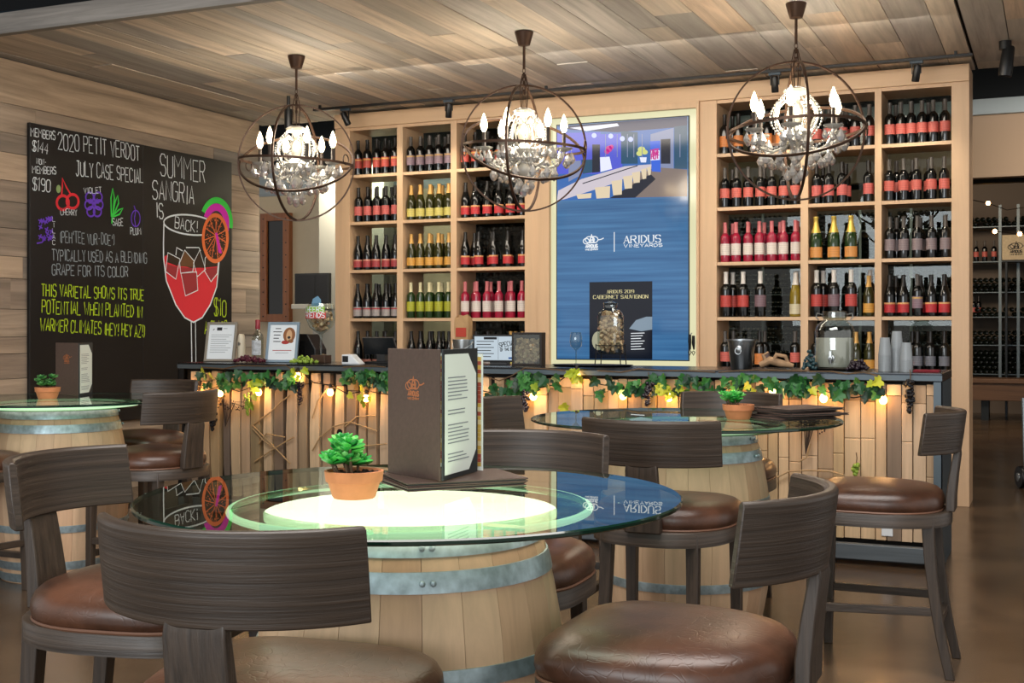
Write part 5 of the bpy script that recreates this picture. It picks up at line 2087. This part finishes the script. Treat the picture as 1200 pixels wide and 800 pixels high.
def make_stool():
    r = thing('bar_stool', 'stool', 'stool', (0, 0, 0), 0, None)
    lea = leather_mat()
    mb = MB()
    lv = [(.607, .955), (.615, .99), (.63, 1.008), (.65, 1.0), (.668, .965), (.681, .90), (.691, .78), (.698, .58), (.7015, .32), (.7025, .08)]
    mb.rings([[(x, y, z) for x, y in seat_plan(k)] for z, k in lv])
    se = mb.build('cushion', lea, r, smooth=80)
    mb = MB()
    mb.tube([(x, y, .609) for x, y in seat_plan(.985)], .005, 6, 0, True)
    mb.build('piping', mat('piping_leather', '#6b4a38', .5), se)
    mb = MB()
    o = seat_plan(1.0, 48, -.24, .285, .252)
    i_ = seat_plan(.88, 48, -.24, .285, .252)
    mb.rings([[(x, y, .555) for x, y in i_], [(x, y, .555) for x, y in o], [(x, y, .603) for x, y in o], [(x * .99, y * .99, .606) for x, y in o], [(x, y, .606) for x, y in i_]], cap0=False, cap1=False)
    mb.add([(x, y, .6055) for x, y in i_], [tuple(range(48))])
    mb.build('seat_frame', W_DARK_H, r, smooth=50)
    for sg in (-1, 1):
        mb = MB()
        mb.bar((sg * .203, .258, 0), (sg * .2, .246, .56), (.032, .032), (.044, .044))
        mb.build('leg', W_DARK_Z, r, smooth=0, bevel=.003)
        mb = MB()
        rings = []
        for t in [k / 8 for k in range(9)]:
            z = .6 * (1 - t)
            y = -.165 - .015 * t - .065 * t * t
            x = sg * (.152 + .012 * t)
            w = (.044 - .012 * t) / 2
            rings.append([(x - w, y - w, z), (x + w, y - w, z), (x + w, y + w, z), (x - w, y + w, z)])
        mb.rings(rings[::-1])
        mb.build('leg', W_DARK_Z, r, smooth=30, bevel=.003)
    for sg in (-1, 1):
        mb = MB()
        mb.bar((sg * .202, .243, .235), (sg * .160, -.195, .245), (.022, .032))
        mb.build('side_stretcher', W_DARK_Y, r, smooth=0, bevel=.002)
    mb = MB()
    mb.bar((-.188, .255, .17), (.188, .255, .17), (.03, .03), side=(0, 1, 0))
    mb.build('foot_rest', W_DARK_X, r, smooth=0, bevel=.002)
    mb = MB()
    mb.bar((-.145, -.203, .20), (.145, -.203, .20), (.022, .03), side=(0, 1, 0))
    mb.build('rear_stretcher', W_DARK_X, r, smooth=0, bevel=.002)
    # upright stem: leans back from the seat frame to the curved back
    mb = MB()
    rings = []
    for z, y, w, t in ((.604, -.237, .063, .034), (.66, -.238, .062, .034), (.74, -.247, .058, .030), (.815, -.2585, .056, .026), (.85, -.260, .054, .014)):
        rings.append([(-w, y - t / 2, z), (w, y - t / 2, z), (w, y + t / 2, z), (-w, y + t / 2, z)])
    mb.rings(rings)
    mb.build('back_stem', W_DARK_Z, r, smooth=30, bevel=.004)
    # curved back band
    c, sg_ = .502, .124
    Rr = c * c / (8 * sg_) + sg_ / 2
    ha = math.asin(c / 2 / Rr)
    n = 24
    rings = []
    th = .028
    for i in range(n + 1):
        a = -ha + 2 * ha * i / n
        e = 1 - .25 * (abs(a) / ha) ** 6
        sec = []
        for z, lean in ((.828, .0), (.985, -.018)):
            pass
        Ro, Ri = Rr, Rr - th * e
        yo = -.272 + Rr
        def pt(rad, z):
            ln = -.022 * (z - .828) / .163
            return (rad * math.sin(a), yo - rad * math.cos(a) + ln, z)
        rings.append([pt(Ro, .828), pt(Ro + .001, .90), pt(Ro, .978), pt(Ro - .006, .985), pt(Ri + .006, .985), pt(Ri, .978), pt(Ri, .90), pt(Ri, .828)])
    mb = MB()
    mb.rings(rings)
    mb.build('backrest', W_DARK_H, r, smooth=35, bevel=.003)
    return r


st = make_stool()
FACE = lambda fx, fy: math.atan2(fy, fx) - PI / 2
STOOLS = [
    (-1.262, 1.822, FACE(-.11, 1), 'nearest dark oak bar stool, its curved back seen from behind at front left'),
    (-2.09, 2.40, FACE(.985, .17), 'dark oak bar stool at the left side of the lit foreground table'),
    (-.68, 2.435, FACE(-1, 0), 'dark oak bar stool at the right side of the lit foreground table'),
    (-1.43, 3.21, FACE(.05, -1), 'dark oak bar stool behind the lit foreground table, facing the camera'),
    (-1.275, 4.22, FACE(0, 1), 'dark oak bar stool in front of the middle table, seen from behind'),
    (-.60, 4.96, FACE(-1, 0), 'dark oak bar stool standing free at the right end of the bar'),
    (-1.43, 5.67, FACE(0, -1), 'dark oak bar stool between the middle table and the bar'),
    (-2.08, 4.96, FACE(1, .05), 'dark oak bar stool at the left side of the middle table, partly behind the menu'),
    (-4.13, 4.93, FACE(-.98, .12), 'dark oak bar stool at the right side of the table by the chalkboard'),
    (-4.85, 5.68, FACE(0, -1), 'dark oak bar stool behind the table by the chalkboard'),
    (-4.86, 4.33, FACE(0, 1), 'dark oak bar stool at the left picture edge before the barrel table'),
    (.245, 2.52, FACE(-1, .1), 'bar stool at the lower right picture edge, only its seat corner showing'),
]
for k, (x, y, a, lab) in enumerate(STOOLS):
    if k == 0:
        st.location = (x, y, 0)
        st.rotation_euler = (0, 0, a)
        st['label'] = lab
        st['group'] = 'bar stools'
    else:
        dup(st, (x, y, 0), a, lab, 'bar stools')

# ================================================================ CHANDELIERS
CRYS = mat('crystal', '#f4f4f2', .05, trans=.68, ior=1.5, coat=.4)
CRYM = mat('crystal_body', '#d9d6cc', .12, trans=.35, ior=1.5, coat=.5)
FLAME = mat('flame_bulb', '#fff0d0', .3, emit=22, ehex='#ffe2b0')
CANDLE = mat('candle_sleeve', '#2a211c', .5)


def chandelier(x, y, label, rot, tilts):
    r = thing('orb_chandelier', label, 'chandelier', (x, y, CEIL), rot, 'orb chandeliers')
    zc = -.755                                        # orb centre below the ceiling
    mb = MB()
    mb.lathe([(.062, 0), (.06, -.012), (.046, -.06), (.038, -.085), (.02, -.09), (0, -.09)], 28, cap=False)
    mb.build('canopy', BRONZE, r)
    mb = MB()
    mb.tube([(0, 0, -.088), (0, 0, -.24)], .009, 10)
    for k in range(6):
        M = T(0, 0, -.25 - k * .028) @ R(PI / 2 * (k % 2), 'Z') @ R(PI / 2, 'X') @ Matrix.Diagonal((.7, 1.2, 1, 1))
        mb.torus(.014, .003, 14, 6, 0, M)
    for k in range(6):
        a = k * PI / 3
        mb.tube([(.01 * math.cos(a), .01 * math.sin(a), -.27), (.03 * math.cos(a), .03 * math.sin(a), -.36), (.02 * math.cos(a), .02 * math.sin(a), -.5)], .0028, 5)
    mb.build('hanging_chain', BRONZE, r)
    for k, (ax, ay, az, rad) in enumerate(tilts):
        mb = MB()
        M = T(0, 0, zc) @ Euler((ax, ay, az)).to_matrix().to_4x4()
        mb.rings([[M @ Vector(((rad + dr) * math.cos(a), (rad + dr) * math.sin(a), dz)) for dr, dz in ((-.005, -.008), (.005, -.008), (.005, .008), (-.005, .008))]
                  for a in [2 * PI * i / 72 for i in range(73)]], cap0=False, cap1=False)
        mb.build('orb_ring', BRONZE, r, smooth=40)
    for sx in (-1, 1):
        mb = MB()
        mb.torus(.035, .004, 24, 6, 0, T(sx * .408, 0, zc) @ R(PI / 2, 'Y'))
        mb.build('joint_ring', BRONZE, r)
    # crystal column, dishes
    mb = MB()
    mb.lathe([(0, -.50), (.055, -.50), (.075, -.515), (.07, -.535), (.03, -.545), (.018, -.56), (.03, -.59), (.045, -.62), (.05, -.66), (.035, -.70), (.02, -.72), (.045, -.74), (.085, -.765), (.07, -.80), (.03, -.82), (.02, -.85),
              (.035, -.87), (.05, -.90), (.03, -.93), (.012, -.95), (0, -.96)], 20, cap=False)
    mb.build('crystal_column', CRYM, r, smooth=60)
    for k in range(6):
        a = k * PI / 3 + .35
        ca, sa = math.cos(a), math.sin(a)
        P_ = lambda q, z: (q * ca, q * sa, z)
        mb = MB()
        mb.tube([P_(.03, -.80), P_(.08, -.86), P_(.15, -.885), (.22 * ca, .22 * sa, -.865), P_(.255, -.81), P_(.262, -.775)], .009, 8)
        mb.tube([P_(.035, -.60), P_(.08, -.57), P_(.125, -.60), P_(.14, -.67), P_(.11, -.74), P_(.06, -.765)], .007, 8)
        mb.build('arm', CRYM, r)
        mb = MB()
        mb.lathe([(.012, -.775), (.05, -.762), (.058, -.752), (.048, -.752), (.012, -.764)], 18, 0, T(.262 * ca, .262 * sa, 0), cap=False)
        mb.build('drip_dish', CRYM, r)
        mb = MB()
        mb.lathe([(.012, -.762), (.012, -.655), (.009, -.65), (0, -.65)], 12, 0, T(.262 * ca, .262 * sa, 0))
        mb.build('candle', CANDLE, r)
        mb = MB()
        mb.lathe([(.009, -.65), (.018, -.634), (.024, -.61), (.020, -.582), (.010, -.552), (.002, -.532), (0, -.53)], 12, 0, T(.262 * ca, .262 * sa, 0))
        mb.build('flame_bulb', FLAME, r)
    rcx = random.Random(5)

    def drop(p, L_):
        mb = MB()
        w = L_ * .33
        mb.lathe([(0, 0), (w * .35, -L_ * .18), (w, -L_ * .62), (w * .6, -L_ * .88), (0, -L_)], 7, 0, Matrix.Translation(p), cap=False)
        mb.tube([(p[0], p[1], p[2] + .03), p], .0012, 4)
        mb.build('crystal_drop', CRYS, r, smooth=0)
    for k in range(6):
        a = k * PI / 3 + .35
        for j in range(5):
            b = a + (j - 2) * 1.1
            drop((.262 * math.cos(a) + .05 * math.cos(b), .262 * math.sin(a) + .05 * math.sin(b), -.775 - (.02 if j % 2 else 0)), rcx.uniform(.055, .09))
    for k in range(14):
        a = 2 * PI * k / 14
        drop((.085 * math.cos(a), .085 * math.sin(a), -.79), .06)
    for k in range(12):
        a = 2 * PI * k / 12
        drop((.205 * math.cos(a), .205 * math.sin(a), -.885), .08)
    for k in range(10):
        a = 2 * PI * k / 10 + .2
        drop((.15 * math.cos(a), .15 * math.sin(a), -.91), .07)
    for k in range(6):
        a = 2 * PI * k / 6
        drop((.05 * math.cos(a), .05 * math.sin(a), -.96 - .02 * (k % 2)), .075)
    drop((0, 0, -.99), .085)
    # bead strands
    def strand(pts, rad):
        mb = MB()
        for p in pts:
            mb.ball(p, rad, 6, 4)
        mb.tube(pts, .0015, 4)
        mb.build('bead_strand', CRYS, r, smooth=60)
    for k in range(10):
        a = 2 * PI * k / 10
        strand([((.065 + .085 * math.sin(t / 15 * PI * .9)) * math.cos(a), (.065 + .085 * math.sin(t / 15 * PI * .9)) * math.sin(a), -.53 - t / 15 * .26) for t in range(16)], .0065)
    for k in range(6):
        a0, a1 = k * PI / 3 + .35, (k + 1) * PI / 3 + .35
        p0 = Vector((.255 * math.cos(a0), .255 * math.sin(a0), -.78))
        p1 = Vector((.255 * math.cos(a1), .255 * math.sin(a1), -.78))
        strand([p0.lerp(p1, t / 13) - Vector((0, 0, .10 * math.sin(t / 13 * PI))) for t in range(14)], .0065)
        p0 = Vector((.25 * math.cos(a0), .25 * math.sin(a0), -.80))
        p1 = Vector((.05 * math.cos(a0), .05 * math.sin(a0), -.97))
        strand([p0.lerp(p1, t / 11) - Vector((0, 0, .05 * math.sin(t / 11 * PI))) for t in range(12)], .006)
    l = bpy.data.lights.new('candle_light', 'POINT')
    l.energy, l.color, l.shadow_soft_size = 38, (1.0, .88, .7), .16
    lo = bpy.data.objects.new('candle_light', l)
    SC.collection.objects.link(lo)
    lo.parent = r
    lo.location = (0, 0, -.62)
    return r


V = PI / 2
chandelier(-4.93, 7.36, 'wire orb crystal chandelier, leftmost, hanging before the passage', .0, [(V, 0, .45, .41), (V, .0, 1.75, .405), (.0, .06, 0, .40), (.62, .1, .3, .398)])
chandelier(-3.17, 7.36, 'wire orb crystal chandelier, middle one, hanging just left of the screen', .15, [(V, 0, .40, .41), (V, .05, 1.55, .405), (.02, .05, 0, .40), (.60, .25, .2, .398)])
chandelier(-1.41, 7.36, 'wire orb crystal chandelier, rightmost, hanging before the right shelving', .25, [(V, 0, .2, .41), (V, 0, 1.68, .405), (-.05, -.04, 0, .40), (.42, -.28, .3, .398)])

# ---------------------------------------------------------------- track lights
TY, TZ = 9.08, 3.175
tr = thing('track_light', 'black ceiling track with small spotlights running along the shelving', 'track light', (0, TY, TZ))
mb = MB()
mb.box(col(368, TY), col(1140, TY), -.02, .02, 0, .022)
for px_ in (375, 640, 900, 1120):
    mb.box(col(px_, TY) - .01, col(px_, TY) + .01, -.01, .01, .02, CEIL - TZ + .004)
mb.build('rail', BLACK, tr, smooth=0, bevel=.002)


def spot_head(parent, x, y, z, aim, light=True, power=22):
    mb = MB()
    mb.box(x - .045, x + .045, y - .018, y + .018, z - .02, z + .001)
    ho = mb.build('adapter', mat('track_grey', '#2b3a46', .4), parent, smooth=0, bevel=.003)
    mb = MB()
    for sg in (-1, 1):
        mb.box(x + sg * .03 - .003, x + sg * .03 + .003, y - .008, y + .008, z - .09, z - .018)
    mb.build('yoke', BLACK, parent, smooth=0)
    d = (Vector(aim)).normalized()
    M = Matrix.Translation((x, y, z - .085)) @ d.to_track_quat('Z', 'Y').to_matrix().to_4x4()
    mb = MB()
    mb.lathe([(0, -.06), (.022, -.058), (.026, -.045), (.027, .055), (.024, .06), (.022, .05), (0, .045)], 18, 0, M, cap=False)
    mb.build('lamp_head', BLACK, parent)
    if light:
        l = bpy.data.lights.new('spot_beam', 'SPOT')
        l.energy, l.color, l.spot_size, l.spot_blend, l.shadow_soft_size = power, (1.0, .88, .68), 1.9, .8, .03
        lo = bpy.data.objects.new('spot_beam', l)
        SC.collection.objects.link(lo)
        lo.parent = parent
        lo.location = Vector((x, y, z - .085)) + d * .07
        lo.rotation_euler = d.to_track_quat('-Z', 'Y').to_euler()


for px_, ax in ((405, .35), (526, -.15), (908, 0), (1074, -.15)):
    spot_head(tr, col(px_, TY), 0, 0, (ax, .20, -.9))
# lone ceiling spots
r = thing('ceiling_spotlight', 'black ceiling spotlight hanging at the upper right of the picture', 'spotlight', at(1178, 58, 8.9))
mb = MB()
mb.lathe([(.04, 0), (.04, CEIL - r.location.z + .001), (0, CEIL - r.location.z + .001)], 16)
mb.build('mount', BLACK, r)
mb = MB()
M = T(.01, 0, -.08) @ R(.12, 'Y')
mb.lathe([(0, .1), (.035, .1), (.04, .09), (.045, -.05), (.042, -.1), (.036, -.09), (0, -.085)], 20, 0, M, cap=False)
mb.build('lamp_head', mat('spot_black', '#121416', .35), r)
mb = MB()
mb.lathe([(0, -.084), (.034, -.084)], 16, 0, M, cap=False)
mb.build('lens', mat('lens_grey', '#9aa4aa', .2), r)
r = thing('ceiling_spotlight', 'dark spotlight hanging behind the leftmost chandelier', 'spotlight', at(338, 128, 8.6))
mb = MB()
mb.lathe([(.014, 0), (.014, CEIL - r.location.z + .001), (0, CEIL - r.location.z + .001)], 12)
mb.build('mount', BLACK, r)
mb = MB()
mb.lathe([(0, .0), (.03, .0), (.034, -.02), (.034, -.16), (.028, -.165), (0, -.15)], 18, cap=False)
mb.build('lamp_head', mat('spot_black', '#121416', .35), r)

# ================================================================ CELLAR RACKS
RACKB = mat('rack_bottle', '#0c120c', .12, coat=.4)


def lying(mb, M, seg=9):
    mb.lathe([(0, .02), (.022, .006), (.034, .0), (.037, .008), (.037, .19), (.015, .235), (.014, .3), (0, .3)], seg, 0, M, cap=False)


FY = CY - .42
rack = thing('wine_rack', 'steel wine rack along the far cellar wall', 'rack', (0, FY, 0))
for xx in [-6.5 + .75 * k for k in range(12)] + [col(1172, FY)]:
    mb = MB()
    mb.box(xx - .02, xx + .02, -.03, .01, .55, 3.1)
    mb.build('upright', mat('rack_steel', '#6b757b', .45, .8), rack, smooth=0)
SHELF_Y = [265, 306, 342, 371, 404, 438]
for py in SHELF_Y:
    mb = MB()
    z_ = zed(1170, py, FY)
    mb.box(-6.6, .6, -.02, .36, z_ - .012, z_)
    mb.build('rack_shelf', mat('rack_steel', '#6b757b', .45, .8), rack, smooth=0)
spots_ = []
zz = lambda py: zed(1170, py, FY)
for base, rows in ((265, 2), (342, 3), (371, 2), (404, 3), (438, 5)):
    zb = zz(base) + .038
    for k in range(rows):
        x = -1.5 + (.0395 if k % 2 else 0)
        while x < .45:
            spots_.append((x, zb + k * .069))
            x += .079
stand_x = []
for base, rows in ((265, 4), (306, 6), (342, 5), (371, 4), (404, 4), (438, 5)):
    for k in range(rows):
        x = -6.4 + (.0395 if k % 2 else 0)
        while x < -1.5:
            spots_.append((x, zz(base) + .038 + k * .069))
            x += .079
near = sorted([s_ for s_ in spots_ if -1.35 < s_[0] < -.25 and rp.random() > .06], key=lambda q: abs(q[0] + .8))[:300]
nset = set(near)
b0 = None
for x, z in near:
    if b0 is None:
        mb = MB()
        lying(mb, R(-PI / 2, 'X'))
        b0 = mb.build('racked_bottle', RACKB, loc=(x, FY, z))
        tag(b0, 'dark wine bottle lying on its side in the far cellar rack', 'bottle', 'bottles lying in the cellar rack')
    else:
        c = b0.copy()
        SC.collection.objects.link(c)
        c.location = (x, FY + rp.uniform(-.01, .01), z)
mb = MB()
for x, z in spots_:
    if (x, z) not in nset and x < -1.35 and rp.random() > .08:
        lying(mb, T(x, FY + rp.uniform(-.01, .01), z) @ R(-PI / 2, 'X'), 7)
o = tag(mb.build('racked_bottles', RACKB), 'rows of dark bottles lying in the cellar racks behind the right shelving', 'bottles', None, 'stuff')
mb = MB()
for k in range(26):
    for x_ in range(40):
        if rp.random() > .12:
            lying(mb, T(-8.4 + x_ * .083 + (.04 if k % 2 else 0), 12.8, .9 + k * .085) @ R(-PI / 2, 'X'), 7)
tag(mb.build('racked_bottles', RACKB), 'rows of dark bottles lying in the cellar racks behind the left shelving', 'bottles', None, 'stuff')
rk2 = thing('wine_rack', 'steel wine rack behind the left shelving', 'rack', (0, 12.8, 0))
for xx in [-8.5 + .55 * k for k in range(7)]:
    mb = MB()
    mb.box(xx - .015, xx + .015, -.04, -.02, .0, 3.2)
    mb.build('upright', mat('rack_steel', '#6b757b', .45, .8), rk2, smooth=0)
for k in range(9):
    mb = MB()
    mb.box(-8.5, -5.2, -.02, .3, .85 + k * .255, .858 + k * .255)
    mb.build('rack_shelf', DSTEEL, rk2, smooth=0)
for k, (px_, base, kd) in enumerate(((1144, 306, 'coral'), (1154, 306, 'coral'), (1165, 306, 'coral'), (1141, 371, 'salmon'), (1147, 371, 'salmon'))):
    pl = ('upper', ORD[k]) if k < 3 else ('lower', ORD[k - 3])
    bottle(kd, (col(px_, FY + .1), FY + .1, zz(base) + .0005), 0, f"small standing bottle, {pl[1]} from left on the {pl[0]} open shelf of the far cellar rack", 'bottles standing in the cellar rack')
# crate with the house emblem
cx_ = col(1191, FY - .3)
r = thing('wine_crate', 'pale wooden wine crate with printed emblem in the cellar at right edge', 'crate', (cx_, FY - .33, zz(306)))
mb = MB()
mb.box(-.19, .24, 0, .28, 0, .36)
mb.build('box', mat('crate_pine', '#cdbb9c', .7, noise=.1), r, smooth=0, bevel=.004)
ink = Ink(lambda a, b, off: Vector((a, -.0015 - off, b)))
emblem(ink, .0, .14, .2, .010)
ink.build('emblem', INKK, r)
mb = MB()
mb.box(-.15, -.12, .02, .26, -zz(306), -.001)
mb.box(.17, .2, .02, .26, -zz(306), -.001)
mb.box(-.19, .24, .0, .28, -.03, -.0015)
mb.build('stand', DSTEEL, r, smooth=0)
# timber bench before the racks
TBY = FY - 1.0
zb_ = zed(1168, 443, TBY)
r = thing('timber_bench', 'long rough timber tasting table before the far cellar racks', 'table', (-.5, TBY, 0))
mb = MB()
mb.box(-2.4, 1.4, -.3, .3, zb_ - .06, zb_)
mb.box(-2.35, 1.35, -.27, -.2, zb_ - .30, zb_ - .062)
mb.build('table_top', wood('bench_wood', ['#5f4433', '#75553d'], 'x', .5, .6, False, .3), r, smooth=0, bevel=.006)
for xx in (-2.1, -.4, 1.1):
    mb = MB()
    mb.box(xx - .05, xx + .05, -.18, .18, 0, zb_ - .06)
    mb.build('leg', mat('bench_leg', '#1c232a', .5), r, smooth=0)
# cellar string lights
r = thing('string_light', 'few warm bulbs strung across the cellar at right', 'string lights', at(1150, 236, 13.2))
pts = [at(a, b, 13.2) - r.location for a, b in ((1138, 234), (1158, 238), (1180, 246), (1200, 243))]
p2 = [at(a, b, 13.2) - r.location for a, b in ((1138, 268), (1166, 271), (1195, 274), (1210, 270))]
mb = MB()
mb.tube(pts, .004, 5)
mb.tube(p2, .004, 5)
mb.build('cord', BLACK, r)
for p in (pts[1], p2[1], p2[2]):
    mb = MB()
    mb.ball(p, .022, 10, 8)
    mb.build('bulb', BULB, r)
# hand truck at the right picture edge
hp = Vector((col(1193, 9.0), 9.0, 0))
hy = 9.9 * .0
d_ = 1.3 * FPX / (572 - HOR)
u_ = (1196 - 600) / FPX
hp = Vector((d_ * (-SA + u_ * CA), d_ * (CA + u_ * SA), 0))
r = thing('hand_truck', 'chrome folding hand truck with black wheels at the right picture edge', 'hand truck', hp, .4)
for sg in (0, .3):
    mb = MB()
    mb.lathe([(.02, -.02), (.085, -.018), (.09, -.01), (.09, .01), (.085, .018), (.02, .02)], 24, 0, T(sg, 0, .0905) @ R(PI / 2, 'Y'), cap=True)
    mb.build('wheel', BLACK, r)
    mb = MB()
    mb.lathe([(.0, -.028), (.035, -.026), (.04, 0), (.035, .026), (0, .028)], 16, 0, T(sg, 0, .0905) @ R(PI / 2, 'Y'))
    mb.build('hub', STEEL, r)
    mb = MB()
    mb.tube([(sg + .035, -.02, .1), (sg + .045, .03, .3), (sg + .07, .12, .72)], .014, 8)
    mb.build('rail', mat('truck_chrome', '#5d6468', .3, .9), r)
mb = MB()
mb.tube([(.0, 0, .0905), (.3, 0, .0905)], .01, 8)
for z_ in (.3, .5):
    mb.tube([(.045, .03 + (z_ - .3) * .21, z_), (.345, .03 + (z_ - .3) * .21, z_)], .01, 8)
mb.build('cross_bar', DSTEEL, r)
mb = MB()
mb.box(.0, .34, -.2, -.02, .012, .02)
mb.build('toe_plate', DSTEEL, r, smooth=0)
